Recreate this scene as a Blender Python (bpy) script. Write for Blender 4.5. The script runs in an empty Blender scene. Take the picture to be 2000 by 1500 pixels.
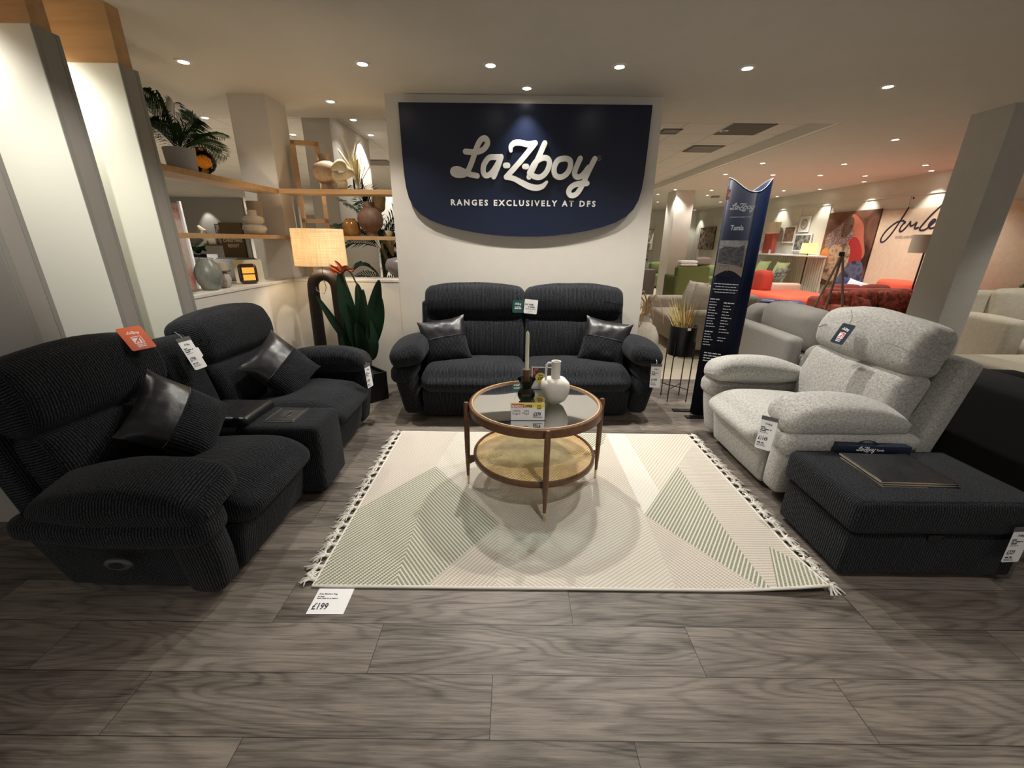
import bpy, bmesh, math, random
from math import sin, cos, pi, radians as R
from mathutils import Vector, Matrix, Euler, noise
random.seed(7)
S = bpy.context.scene
C = S.collection
# ---------------------------------------------------------------- camera, world, exposure
F_PX = 795.0
cam = bpy.data.cameras.new('camera'); cam.sensor_fit = 'HORIZONTAL'; cam.sensor_width = 36.0
cam.lens = 36.0*F_PX/2000.0; cam.clip_start = 0.02; cam.clip_end = 200
camo = bpy.data.objects.new('camera', cam); C.objects.link(camo)
camo.matrix_world = (Matrix.Translation((0, 0, 1.48)) @ Matrix.Rotation(R(90-19.4), 4, 'X') @ Matrix.Rotation(R(0.65), 4, 'Z'))
S.camera = camo
W = bpy.data.worlds.new('world'); S.world = W; W.use_nodes = True
W.node_tree.nodes['Background'].inputs[0].default_value = (1.0, 0.95, 0.89, 1)
W.node_tree.nodes['Background'].inputs[1].default_value = 0.38
S.view_settings.view_transform = 'Standard'; S.view_settings.look = 'None'
S.view_settings.gamma = 1.0; S.view_settings.use_curve_mapping = False
S.view_settings.exposure = 0.75
try:
    S.cycles.max_bounces = 8; S.cycles.transparent_max_bounces = 12; S.cycles.caustics_reflective = False
    S.cycles.sample_clamp_indirect = 4.0; S.cycles.use_light_tree = True
except Exception: pass

# ---------------------------------------------------------------- materials
MATS = {}
def mat(name, col, rough=0.6, metal=0.0, spec=0.5, emit=None, estr=0, trans=0, ior=1.45, alpha=1, sheen=0, coat=0):
    if name in MATS: return MATS[name]
    m = bpy.data.materials.new(name); m.use_nodes = True
    b = m.node_tree.nodes['Principled BSDF']
    b.inputs['Base Color'].default_value = (*col, 1); b.inputs['Roughness'].default_value = rough
    b.inputs['Metallic'].default_value = metal; b.inputs['Specular IOR Level'].default_value = spec
    b.inputs['Transmission Weight'].default_value = trans; b.inputs['IOR'].default_value = ior
    b.inputs['Alpha'].default_value = alpha; b.inputs['Sheen Weight'].default_value = sheen
    b.inputs['Coat Weight'].default_value = coat
    if emit:
        b.inputs['Emission Color'].default_value = (*emit, 1); b.inputs['Emission Strength'].default_value = estr
    MATS[name] = m
    return m
class N:
    """tiny node helper"""
    def __init__(s, m): s.m = m; s.t = m.node_tree; s.b = s.t.nodes['Principled BSDF']
    def n(s, typ, **kw):
        x = s.t.nodes.new(typ)
        for k, v in kw.items():
            if k.startswith('i_'):
                key = k[2:]; key = int(key) if key.isdigit() else key.replace('_', ' ')
                if hasattr(v, 'is_output'): s.t.links.new(v, x.inputs[key])
                else: x.inputs[key].default_value = v
            else: setattr(x, k, v)
        return x
    def math(s, op, a, b=0.0, c=None):
        x = s.n('ShaderNodeMath', operation=op)
        for i, v in enumerate([a, b] + ([c] if c is not None else [])):
            if hasattr(v, 'is_output'): s.t.links.new(v, x.inputs[i])
            else: x.inputs[i].default_value = v
        return x.outputs[0]
    def mix(s, f, a, b, typ='MIX'):
        x = s.n('ShaderNodeMix', data_type='RGBA', blend_type=typ)
        for i, v in ((0, f), (6, a), (7, b)):
            if hasattr(v, 'is_output'): s.t.links.new(v, x.inputs[i])
            else: x.inputs[i].default_value = v if i == 0 else (*v, 1)
        return x.outputs[2]
    def ramp(s, f, pts):
        x = s.n('ShaderNodeValToRGB'); s.t.links.new(f, x.inputs[0])
        e = x.color_ramp.elements
        while len(e) < len(pts): e.new(0.5)
        for q, (p, c) in zip(e, pts): q.position = p; q.color = (*c, 1) if len(c) == 3 else c
        return x.outputs[0]
    def bump(s, h, strength=0.3, dist=0.01):
        x = s.n('ShaderNodeBump'); x.inputs['Strength'].default_value = strength; x.inputs['Distance'].default_value = dist
        s.t.links.new(h, x.inputs['Height']); s.t.links.new(x.outputs[0], s.b.inputs['Normal'])
    def color(s, c): s.t.links.new(c, s.b.inputs['Base Color'])
    def rough(s, c): s.t.links.new(c, s.b.inputs['Roughness'])
def obco(h): return h.n('ShaderNodeTexCoord').outputs['Object']
def uvco(h): return h.n('ShaderNodeTexCoord').outputs['UV']
def noise_tex(h, vec, scale, detail=3, rough=0.6): return h.n('ShaderNodeTexNoise', i_Vector=vec, i_Scale=scale, i_Detail=detail, i_Roughness=rough).outputs['Fac']
def mapping(h, vec, sc=(1, 1, 1), rot=(0, 0, 0)): return h.n('ShaderNodeMapping', i_Vector=vec, i_Scale=sc, i_Rotation=rot).outputs[0]

def m_rib(name, dark, lite, pitch=0.0085):
    if name in MATS: return MATS[name]
    m = mat(name, lite, 0.95, spec=0.12, sheen=0.06); h = N(m); uv = uvco(h)
    sp = h.n('ShaderNodeSeparateXYZ', i_0=uv)
    wob = noise_tex(h, uv, 14, 2)
    u = h.math('ADD', sp.outputs[0], h.math('MULTIPLY', wob, 0.006))
    s = h.math('SINE', h.math('MULTIPLY', u, 2*pi/pitch))
    s01 = h.math('MULTIPLY_ADD', s, 0.5, 0.5)
    thr = h.n('ShaderNodeTexNoise', i_Vector=mapping(h, uv, (95, 260, 1)), i_Scale=1.0, i_Detail=3.0).outputs['Fac']
    thr = h.math('MINIMUM', h.math('MAXIMUM', h.math('MULTIPLY_ADD', thr, 3.2, -1.1), 0.0), 1.2)
    thr2 = noise_tex(h, uv, 5, 4)
    f = h.math('MULTIPLY', s01, h.math('MULTIPLY_ADD', thr, 1.5, -0.05))
    f = h.math('MULTIPLY', f, h.math('MULTIPLY_ADD', thr2, 1.2, 0.35))
    h.color(h.mix(f, dark, lite)); h.bump(h.math('MULTIPLY', s01, thr), 0.7, 0.004)
    return m
def m_weave(name, a, b, sc=1.0, ribs=0):
    if name in MATS: return MATS[name]
    m = mat(name, a, 0.95, spec=0.15, sheen=0.3); h = N(m); uv = uvco(h)
    t1 = h.n('ShaderNodeTexNoise', i_Vector=mapping(h, uv, (60*sc, 330*sc, 1)), i_Scale=1.0, i_Detail=4.0).outputs['Fac']
    t2 = h.n('ShaderNodeTexNoise', i_Vector=mapping(h, uv, (330*sc, 60*sc, 1)), i_Scale=1.0, i_Detail=4.0).outputs['Fac']
    t3 = noise_tex(h, uv, 75, 4, 0.6)
    f = h.math('MULTIPLY_ADD', h.math('ADD', h.math('ADD', t1, t2), t3), 1.6, -1.95)
    if ribs:
        sp = h.n('ShaderNodeSeparateXYZ', i_0=uv)
        s = h.math('MULTIPLY_ADD', h.math('SINE', h.math('MULTIPLY', sp.outputs[0], 2*pi/ribs)), 0.4, 0.5)
        f = h.math('ADD', h.math('MULTIPLY', f, 0.5), h.math('MULTIPLY', s, 0.7))
    f = h.math('MINIMUM', h.math('MAXIMUM', f, 0.0), 1.0)
    h.color(h.mix(f, a, b)); h.bump(f, 0.35, 0.002)
    return m
def m_wood(name, a, b, rough=0.45, sc=1.0, rot=(0, 0, 0)):
    if name in MATS: return MATS[name]
    m = mat(name, a, rough); h = N(m)
    v = mapping(h, obco(h), (1.5*sc, 18*sc, 18*sc), rot)
    f = h.n('ShaderNodeTexNoise', i_Vector=v, i_Scale=1.0, i_Detail=6.0, i_Roughness=0.6, i_Distortion=0.6).outputs['Fac']
    h.color(h.ramp(f, [(0.3, b), (0.7, a)])); h.bump(f, 0.06, 0.002)
    return m
def m_speck(name, a, b, sc=60, rough=0.7, bump=0.2, lo=0.4, hi=0.62):
    if name in MATS: return MATS[name]
    m = mat(name, a, rough); h = N(m)
    f = noise_tex(h, obco(h), sc, 6, 0.7)
    h.color(h.ramp(f, [(lo, a), (hi, b)])); h.bump(f, bump, 0.004)
    return m
def m_glass(name, col, rough=0.02, ior=1.5):
    """thin clear or tinted glass: transparent + glossy"""
    if name in MATS: return MATS[name]
    m = bpy.data.materials.new(name); m.use_nodes = True; t = m.node_tree; t.nodes.clear()
    o = t.nodes.new('ShaderNodeOutputMaterial'); tr = t.nodes.new('ShaderNodeBsdfTransparent'); tr.inputs[0].default_value = (*col, 1)
    g = t.nodes.new('ShaderNodeBsdfGlossy'); g.inputs['Roughness'].default_value = rough
    fr = t.nodes.new('ShaderNodeFresnel'); fr.inputs[0].default_value = ior; mx = t.nodes.new('ShaderNodeMixShader')
    t.links.new(fr.outputs[0], mx.inputs[0]); t.links.new(tr.outputs[0], mx.inputs[1]); t.links.new(g.outputs[0], mx.inputs[2]); t.links.new(mx.outputs[0], o.inputs[0])
    MATS[name] = m
    return m
RIB = m_rib('charcoal ribbed chenille', (0.0022, 0.0025, 0.003), (0.046, 0.050, 0.060), 0.0118)
LEA = m_speck('black leather', (0.012, 0.012, 0.014), (0.02, 0.02, 0.022), 25, 0.33, 0.25)
BEI = m_weave('pale grey chenille', (0.25, 0.243, 0.225), (0.54, 0.53, 0.495), 0.7)
PLA = mat('black plastic', (0.012, 0.012, 0.013), 0.4)
WHT = mat('white card', (0.80, 0.80, 0.80), 0.5)
INK = mat('black ink', (0.03, 0.03, 0.05), 0.6)
NAVY = mat('navy board', (0.0035, 0.008, 0.026), 0.33)
LOGO = mat('off white lettering', (0.72, 0.70, 0.66), 0.5)
WALLM = m_speck('warm white plaster', (0.62, 0.585, 0.52), (0.64, 0.60, 0.535), 8, 0.85, 0.02)
CEIL = m_speck('ceiling paint', (0.60, 0.565, 0.50), (0.62, 0.58, 0.515), 5, 0.9, 0.02)
OAK = m_wood('light oak', (0.50, 0.31, 0.15), (0.38, 0.22, 0.10))
OAKV = m_wood('light oak upright grain', (0.50, 0.31, 0.15), (0.40, 0.235, 0.11), rot=(0, R(90), 0))
WAL = m_wood('walnut', (0.16, 0.075, 0.032), (0.09, 0.042, 0.02), 0.35, 2)
BRASS = mat('brass', (0.75, 0.62, 0.38), 0.3, 1.0)
METB = mat('black metal', (0.008, 0.008, 0.008), 0.4)
LEAF = mat('dark green leaf', (0.010, 0.034, 0.013), 0.42, spec=0.3); LEAFM = mat('matt palm leaf', (0.010, 0.030, 0.012), 0.8, spec=0.08)
PALM = mat('palm green', (0.020, 0.040, 0.013), 0.8, spec=0.08)

# ---------------------------------------------------------------- mesh helpers
class MB:
    def __init__(s): s.v = []; s.f = []; s.uv = []; s.mi = []
    def add(s, v, f, uv=None, mi=0):
        o = len(s.v); s.v += [tuple(p) for p in v]
        for i, q in enumerate(f):
            s.f.append([o+k for k in q]); s.uv.append(uv[i] if uv else None); s.mi.append(mi)
        return s
    def xf(s, M, start=0):
        for i in range(start, len(s.v)): s.v[i] = tuple(M @ Vector(s.v[i]))
        return s
    def fn(s, f, start=0):
        for i in range(start, len(s.v)): s.v[i] = f(*s.v[i])
        return s
    def box(s, x0, x1, y0, y1, z0, z1, bev=0.0, mi=0):
        if bev > 0:
            return s.soft((x1-x0, y1-y0, z1-z0), bev, c=((x0+x1)/2, (y0+y1)/2, (z0+z1)/2), seg=1, rs=2, mi=mi)
        v = [(x, y, z) for x in (x0, x1) for y in (y0, y1) for z in (z0, z1)]
        f = [(0, 1, 3, 2), (4, 6, 7, 5), (0, 4, 5, 1), (2, 3, 7, 6), (0, 2, 6, 4), (1, 5, 7, 3)]
        def u(q):
            p = [v[k] for k in q]; d = [max(a[i] for a in p)-min(a[i] for a in p) for i in range(3)]
            ax = [i for i in range(3) if d[i] > 1e-9] or [0, 1]
            if len(ax) < 2: ax = [0, 1]
            return [(a[ax[0]], a[ax[1]]) for a in p]
        return s.add(v, f, [u(q) for q in f], mi)
    def soft(s, size, r=0.05, bulge=(0, 0, 0), c=(0, 0, 0), seg=8, rs=4, rib=0, alt=1, M=None, fn=None, wr=0.0, mi=0, exp=2.0):
        """rounded, puffed upholstery block"""
        a = [d/2 for d in size]; r = min([r]+[0.999*x for x in a])
        P = []
        for ax in range(3):
            core = a[ax]-r
            e = [-a[ax]+r*(1-math.tan(pi/4*(1-i/rs))) for i in range(rs)]
            L = e + [-core+2*core*i/seg for i in range(seg+1)] + [-x for x in reversed(e)]
            P.append(L)
        idx = {}; V = []; raw = []
        def vid(i, j, k):
            key = (i, j, k)
            if key in idx: return idx[key]
            q = Vector((P[0][i], P[1][j], P[2][k]))
            cc = Vector([max(-(a[n]-r), min(a[n]-r, q[n])) for n in range(3)])
            d = q-cc
            p = cc + (d.normalized()*r if d.length > 1e-9 else d)
            w = [max(0.0, 1-abs(p[n]/a[n])**exp) for n in range(3)]
            o = Vector((0, 0, 0))
            for n in range(3):
                if bulge[n]: o[n] = bulge[n]*(p[n]/a[n])*w[(n+1) % 3]*w[(n+2) % 3]
            p = p+o
            idx[key] = len(V); raw.append(tuple(q)); V.append(p)
            return idx[key]
        Fs = []; U = []
        n = [len(P[0])-1, len(P[1])-1, len(P[2])-1]
        for ax in range(3):
            b, d = (ax+1) % 3, (ax+2) % 3
            for side in (0, n[ax]):
                for i in range(n[b]):
                    for j in range(n[d]):
                        q = []
                        for (ii, jj) in ((i, j), (i+1, j), (i+1, j+1), (i, j+1)):
                            t = [0, 0, 0]; t[ax] = side; t[b] = ii; t[d] = jj; q.append(vid(*t))
                        if side == 0: q.reverse()
                        ua = rib if rib != ax else alt
                        if ua == ax: ua = b
                        va = [k for k in range(3) if k not in (ax, ua)][0]
                        Fs.append(q); U.append([(raw[k][ua]+c[ua]+0.3*ax, raw[k][va]) for k in q])
        o = len(s.v); sd = random.random()*50
        for i, p in enumerate(V):
            if wr:
                nv = noise.noise(p*5+Vector((sd, 0, 0)))*wr + noise.noise(p*14+Vector((0, sd, 0)))*wr*0.4
                p = p + Vector((nv, noise.noise(p*6+Vector((0, 9, sd)))*wr, nv))
            p = p+Vector(c)
            if fn: p = Vector(fn(*p))
            if M: p = M @ p
            s.v.append(tuple(p))
        for q, u in zip(Fs, U): s.f.append([o+k for k in q]); s.uv.append(u); s.mi.append(mi)
        return s
    def lathe(s, prof, seg=32, c=(0, 0, 0), M=None, mi=0, sq=0.0):
        v = []; f = []; uv = []
        for (r, z) in prof:
            for k in range(seg):
                t = 2*pi*k/seg; rr = r
                if sq: rr = r/((abs(cos(t))**(2+sq)+abs(sin(t))**(2+sq))**(1/(2+sq)))
                p = Vector((rr*cos(t)+c[0], rr*sin(t)+c[1], z+c[2])); v.append(M @ p if M else p)
        for i in range(len(prof)-1):
            for k in range(seg):
                k2 = (k+1) % seg
                f.append((i*seg+k, i*seg+k2, (i+1)*seg+k2, (i+1)*seg+k)); uv.append([(k/seg, i), ((k+1)/seg, i), ((k+1)/seg, i+1), (k/seg, i+1)])
        return s.add(v, f, uv, mi)
    def tube(s, pts, rad, seg=8, mi=0, cap=True, closed=False):
        pts = [Vector(p) for p in pts]; n = len(pts)
        if not hasattr(rad, '__len__'): rad = [rad]*n
        v = []; f = []; up = None; L = 0; uv = []; Ls = []
        for i, p in enumerate(pts):
            if closed: d = (pts[(i+1) % n]-pts[i-1])
            else: d = (pts[min(i+1, n-1)]-pts[max(i-1, 0)])
            d = d.normalized() if d.length > 1e-9 else Vector((0, 0, 1))
            if up is None: up = Vector((0, 0, 1)) if abs(d.z) < 0.9 else Vector((1, 0, 0))
            a = (up-d*up.dot(d)).normalized(); up = a; b = d.cross(a)
            if i: L += (pts[i]-pts[i-1]).length
            Ls.append(L)
            for k in range(seg):
                t = 2*pi*k/seg; v.append(p+(a*cos(t)+b*sin(t))*rad[i])
        m = n if closed else n-1
        for i in range(m):
            j = (i+1) % n
            for k in range(seg):
                k2 = (k+1) % seg; f.append((i*seg+k, i*seg+k2, j*seg+k2, j*seg+k)); uv.append([(k/seg, Ls[i]), ((k+1)/seg, Ls[i]), ((k+1)/seg, Ls[j]), (k/seg, Ls[j])])
        if cap and not closed:
            f.append(tuple(range(seg))[::-1]); uv.append(None); f.append(tuple((n-1)*seg+k for k in range(seg))); uv.append(None)
        return s.add(v, f, uv, mi)
    def prism(s, poly, z0, z1, M=None, mi=0):
        n = len(poly); v = [(x, y, z0) for x, y in poly]+[(x, y, z1) for x, y in poly]
        if M: v = [M @ Vector(p) for p in v]
        f = [tuple(range(n))[::-1], tuple(range(n, 2*n))]+[(i, (i+1) % n, n+(i+1) % n, n+i) for i in range(n)]
        u0 = [[(poly[k][0], poly[k][1]) for k in range(n)][::-1], [(poly[k][0], poly[k][1]) for k in range(n)]]+[None]*n
        return s.add(v, f, u0, mi)
    def stroke(s, pts, w, z0=0, z1=0.002, seg=5, mi=0, sub=6):
        """flat brush stroke through pts (Catmull-Rom), round ends"""
        P = [Vector((*p[:2], 0)) for p in pts]
        Wd = [p[2] if len(p) > 2 else w for p in pts]
        out = []; ow = []
        if len(P) > 2:
            for i in range(len(P)-1):
                p0 = P[max(i-1, 0)]; p1 = P[i]; p2 = P[i+1]; p3 = P[min(i+2, len(P)-1)]
                for k in range(sub):
                    t = k/sub
                    out.append(0.5*((2*p1)+(p2-p0)*t+(2*p0-5*p1+4*p2-p3)*t*t+(3*p1-p0-3*p2+p3)*t**3)); ow.append(Wd[i]*(1-t)+Wd[i+1]*t)
            out.append(P[-1]); ow.append(Wd[-1])
        else: out = P; ow = Wd
        left = []; right = []; n = len(out)
        for i, p in enumerate(out):
            d = (out[min(i+1, n-1)]-out[max(i-1, 0)]); d = d.normalized() if d.length > 1e-12 else Vector((1, 0, 0))
            nrm = Vector((-d.y, d.x, 0))*ow[i]/2; left.append(p+nrm); right.append(p-nrm)
        v = []; f = []
        for i, (a, b) in enumerate(zip(left, right)):
            zz = z1+(z1-z0)*0.06*i/n; v += [(a.x, a.y, zz), (b.x, b.y, zz), (a.x, a.y, z0), (b.x, b.y, z0)]
        for i in range(n-1):
            a = 4*i; b = a+4; f += [(a, a+1, b+1, b), (a, b, b+2, a+2), (a+1, a+3, b+3, b+1)]
        s.add(v, f, None, mi)
        for p, w_ in ((out[0], ow[0]), (out[-1], ow[-1])):
            m = 12; z1 += (z1-z0)*0.035; v = [(p.x+cos(2*pi*k/m)*w_/2, p.y+sin(2*pi*k/m)*w_/2, z1) for k in range(m)]+[(p.x+cos(2*pi*k/m)*w_/2, p.y+sin(2*pi*k/m)*w_/2, z0) for k in range(m)]
            s.add(v, [tuple(range(m))]+[(k, m+k, m+(k+1) % m, (k+1) % m) for k in range(m)], None, mi)
        return s
    def mesh(s, name):
        me = bpy.data.meshes.new(name); me.from_pydata(s.v, [], s.f)
        ul = me.uv_layers.new(name='UVMap'); k = 0
        flat = []
        for q, u in zip(s.f, s.uv):
            if u: 
                for a in u: flat += [a[0], a[1]]
            else:
                for i in q: flat += [s.v[i][0]+s.v[i][1], s.v[i][2]]
        ul.data.foreach_set('uv', flat)
        return me
def obj(name, mb, m, parent=None, smooth=True, **tags):
    me = mb.mesh(name) if isinstance(mb, MB) else mb
    if m is not None:
        for x in (m if isinstance(m, (list, tuple)) else [m]): me.materials.append(x)
    if isinstance(mb, MB) and isinstance(m, (list, tuple)): me.polygons.foreach_set('material_index', mb.mi)
    if smooth:
        me.polygons.foreach_set('use_smooth', [True]*len(me.polygons))
        try: me.set_sharp_from_angle(angle=R(42))
        except Exception: pass
    me.update()
    o = bpy.data.objects.new(name, me); C.objects.link(o)
    if parent: o.parent = parent
    for k, v in tags.items(): o[k] = v
    return o
def thing(name, label, cat, loc=(0, 0, 0), rz=0, group=None, rot=None):
    o = bpy.data.objects.new(name, None); C.objects.link(o); o.location = loc; o.empty_display_size = 0.05
    o.rotation_euler = rot if rot else (0, 0, rz); o['label'] = label; o['category'] = cat
    if group: o['group'] = group
    return o
def tag(o, label, cat, group=None):
    o['label'] = label; o['category'] = cat
    if group: o['group'] = group
    return o
def struct(name, mb, m, smooth=False):
    return obj(name, mb, m, None, smooth, kind='structure')
def dup(root, loc=None, rz=None, label=None, group=None, rot=None, scale=None):
    def cp(o, par):
        c = o.copy(); C.objects.link(c)
        if par: c.parent = par
        for ch in list(o.children): cp(ch, c)
        return c
    r = cp(root, None)
    if loc is not None: r.location = loc
    if rz is not None: r.rotation_euler = (0, 0, rz)
    if rot is not None: r.rotation_euler = rot
    if scale: r.scale = (scale,)*3
    if label: r['label'] = label
    if group: r['group'] = group
    return r
def lines_mb(items, z=0.0005):
    """items: (text, size, x, y, xscale, bold, align) -> flat lettering mesh in the XY plane"""
    mb = MB()
    for it in items:
        t, size, x, y = it[:4]; xs = it[4] if len(it) > 4 else 1; bold = it[5] if len(it) > 5 else 0; al = it[6] if len(it) > 6 else 'LEFT'
        sh = it[7] if len(it) > 7 else 0
        cu = bpy.data.curves.new('t', 'FONT'); cu.body = t; cu.size = size; cu.align_x = al; cu.offset = bold; cu.shear = sh
        cu.resolution_u = 2; cu.extrude = 0
        if len(it) > 8: cu.space_character = it[8]
        o = bpy.data.objects.new('t', cu); C.objects.link(o)
        dg = bpy.context.evaluated_depsgraph_get(); me = bpy.data.meshes.new_from_object(o.evaluated_get(dg))
        mb.add([(x+v.co.x*xs, y+v.co.y, z) for v in me.vertices], [tuple(p.vertices) for p in me.polygons])
        bpy.data.objects.remove(o); bpy.data.curves.remove(cu); bpy.data.meshes.remove(me)
    return mb
def dash_words(mb, x, y, w, h, seed, z=0.0005, align='LEFT'):
    """a line of print too small to read: word-length dashes"""
    rnd = random.Random(seed); c = x-(w/2 if align == 'CENTER' else 0); end = c+w
    while c < end-h:
        L = min(rnd.uniform(1.6, 5.0)*h, end-c); mb.add([(c, y, z), (c+L, y, z), (c+L, y+h, z), (c, y+h, z)], [(0, 1, 2, 3)]); c += L+h*0.7
    return mb
def logo_strokes(mb, x0, y0, s, thick=0.002, z0=0, mi=0, wscale=1.0, yk=1.0):
    """script wordmark; x0,y0 centre, s = metres per traced unit"""
    w = 36*wscale
    T = [[(578, 461), (630, 464), (675, 458), (708, 438), (727, 405), (720, 378), (700, 374), (676, 392), (650, 445), (620, 530), (592, 590), (565, 616), (520, 620), (490, 606), (493, 585), (520, 578), (560, 592), (600, 612), (655, 624)],
         [(808, 496), (775, 496), (735, 502), (702, 548), (697, 596), (715, 622), (750, 606), (790, 550), (815, 496)],
         [(818, 494), (796, 560), (768, 628)], [(848, 551), (864, 551)],
         [(884, 452, 24), (884, 425, 32), (908, 402, 36), (950, 400), (1000, 410), (1046, 402)], [(1046, 402), (950, 522), (856, 628)],
         [(854, 630), (905, 640, 34), (960, 668, 38), (1015, 694, 42), (1065, 702, 40), (1105, 690, 34), (1132, 662, 20)], [(978, 558), (992, 558)],
         [(1110, 402), (1062, 515), (1010, 628)], [(1012, 600), (1050, 530), (1098, 500), (1134, 505), (1146, 540), (1124, 598), (1082, 630), (1040, 622), (1018, 606)],
         [(1252, 501), (1205, 512), (1180, 560), (1186, 610), (1222, 628), (1264, 606), (1288, 560), (1284, 514), (1252, 501)],
         [(1352, 500), (1328, 562), (1320, 604), (1340, 626), (1374, 612), (1412, 560)], [(1450, 502), (1408, 600), (1368, 700), (1335, 746), (1300, 752), (1286, 726), (1302, 694), (1345, 672), (1408, 668)]]
    for i_, st in enumerate(T):
        mb.stroke([((p[0]-970)*s+x0, -(p[1]-560)*s*yk+y0)+((p[2]*s*wscale,) if len(p) > 2 else ()) for p in st], w*s, z0, z0+thick*(1+0.09*i_), mi=mi, sub=4 if s > 5e-4 else 2)
    return mb
# ================================================================ SETTING
def m_floor():
    m = mat('dark grey oak planks', (0.1, 0.09, 0.08), 0.42, spec=0.4); h = N(m); co = obco(h)
    sp = h.n('ShaderNodeSeparateXYZ', i_0=co)
    ry = h.math('DIVIDE', h.math('SUBTRACT', sp.outputs[1], 0.834), 0.2035)
    row = h.math('FLOOR', ry); fy = h.math('SUBTRACT', ry, row)
    rx = h.math('ADD', h.math('DIVIDE', h.math('ADD', sp.outputs[0], 0.058), 1.228), h.math('MULTIPLY', row, 0.37))
    col = h.math('FLOOR', rx); fx = h.math('SUBTRACT', rx, col)
    cell = h.n('ShaderNodeCombineXYZ', i_0=col, i_1=row).outputs[0]
    wn = h.n('ShaderNodeTexWhiteNoise', noise_dimensions='3D', i_0=cell)
    off = h.n('ShaderNodeVectorMath', operation='MULTIPLY_ADD'); h.t.links.new(wn.outputs['Color'], off.inputs[0]); off.inputs[1].default_value = (40, 40, 40); h.t.links.new(co, off.inputs[2])
    pv = off.outputs[0]
    g1 = h.n('ShaderNodeTexNoise', i_Vector=mapping(h, pv, (0.75, 5.0, 1)), i_Scale=1.0, i_Detail=2.0, i_Distortion=0.25).outputs['Fac']
    rings = h.math('MULTIPLY_ADD', h.math('SINE', h.math('MULTIPLY', g1, 120)), 0.5, 0.5)
    rings = h.math('POWER', rings, 2.5)
    g2 = h.n('ShaderNodeTexNoise', i_Vector=mapping(h, pv, (6, 170, 1)), i_Scale=1.0, i_Detail=5.0, i_Roughness=0.7).outputs['Fac']
    g3 = h.n('ShaderNodeTexNoise', i_Vector=mapping(h, pv, (3, 14, 1)), i_Scale=1.0, i_Detail=4.0).outputs['Fac']
    f = h.math('ADD', h.math('MULTIPLY', g2, 0.75), h.math('MULTIPLY', g3, 0.55))
    f = h.math('SUBTRACT', f, h.math('MULTIPLY', rings, 0.13))
    f = h.math('ADD', f, h.math('MULTIPLY', h.math('SUBTRACT', wn.outputs['Value'], 0.5), 0.22))
    c = h.ramp(f, [(0.30, (0.032, 0.027, 0.023)), (0.55, (0.120, 0.101, 0.085)), (0.85, (0.24, 0.206, 0.174))])
    ex = h.math('MINIMUM', h.math('MULTIPLY', fx, 1.228), h.math('MULTIPLY', h.math('SUBTRACT', 1.0, fx), 1.228))
    ey = h.math('MINIMUM', h.math('MULTIPLY', fy, 0.2035), h.math('MULTIPLY', h.math('SUBTRACT', 1.0, fy), 0.2035))
    seam = h.math('LESS_THAN', h.math('MINIMUM', ex, ey), 0.0011)
    h.color(h.mix(seam, c, (0.012, 0.010, 0.009)))
    h.rough(h.math('MULTIPLY_ADD', f, -0.25, 0.62)); h.bump(f, 0.12, 0.002)
    return m
struct('floor', MB().box(-24, 14, -4, 4.43, -0.1, 0), m_floor())
CRF = m_wood('pale cream planks', (0.62, 0.55, 0.44), (0.52, 0.46, 0.36), 0.35, 0.7)
struct('floor_1', MB().box(-24, 14, 4.43, 30, -0.1, 0), CRF)
# ceilings
struct('ceiling', MB().box(-24, 14, -4, 4.93, 2.67, 3.1), CEIL)
def m_tile():
    m = mat('ceiling tiles', (0.6, 0.57, 0.52), 0.9); h = N(m); co = obco(h)
    sp = h.n('ShaderNodeSeparateXYZ', i_0=co)
    def edge(o, off):
        a = h.math('DIVIDE', h.math('ADD', o, off), 0.5); fr = h.math('SUBTRACT', a, h.math('FLOOR', a))
        return h.math('MINIMUM', fr, h.math('SUBTRACT', 1.0, fr))
    e = h.math('LESS_THAN', h.math('MINIMUM', edge(sp.outputs[0], 0.0), edge(sp.outputs[1], 0.07)), 0.013)
    n = noise_tex(h, co, 60, 2)
    h.color(h.mix(e, (0.60, 0.57, 0.52), (0.40, 0.375, 0.33))); h.bump(n, 0.1, 0.002)
    return m
struct('ceiling_1', MB().box(-24, 3.42, 4.93, 30, 2.78, 3.1), m_tile())
struct('ceiling_2', MB().box(3.42, 14, 4.93, 30, 2.67, 3.1), CEIL)
struct('trim_1', MB().box(3.36, 3.44, 4.93, 30, 2.675, 2.79), mat('white trim', (0.72, 0.69, 0.63), 0.6))
# feature wall
struct('wall_back', MB().box(-1.139, 1.294, 4.164, 4.42, 0, 2.67), WALLM)
struct('baseboard_back', MB().box(-1.14, 1.296, 4.15, 4.166, 0, 0.095, 0.004), mat('white skirting', (0.66, 0.63, 0.58), 0.5))
# half walls with the display opening, sill on top
struct('wall_left', MB().box(-2.42, -2.20, 2.84, 4.2, 0, 1.075), WALLM)
struct('wall_corner', MB().box(-2.30, -1.139, 4.17, 4.40, 0, 1.075), WALLM)
SILL = m_speck('pale stone sill', (0.66, 0.62, 0.55), (0.72, 0.68, 0.61), 20, 0.5, 0.02)
struct('trim_2', MB().box(-2.45, -2.195, 2.84, 4.19, 1.075, 1.10, 0.004), SILL)
struct('trim_3', MB().box(-2.19, -1.139, 4.165, 4.45, 1.075, 1.10, 0.004), SILL)
struct('wall_pillar', MB().box(-2.535, -2.203, 4.2, 4.55, 0, 2.67), WALLM)
struct('wall_pillar_far', MB().box(-2.36, -2.05, 5.2, 6.5, 0, 2.78), WALLM)
struct('wall_column', MB().box(4.40, 4.69, 4.2, 4.58, 0, 2.67), m_speck('grey white paint', (0.50, 0.49, 0.45), (0.52, 0.51, 0.47), 8, 0.8, 0.02))
struct('wall_column_far', MB().box(3.92, 4.36, 10.8, 11.4, 0, 2.67), WALLM)
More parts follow.
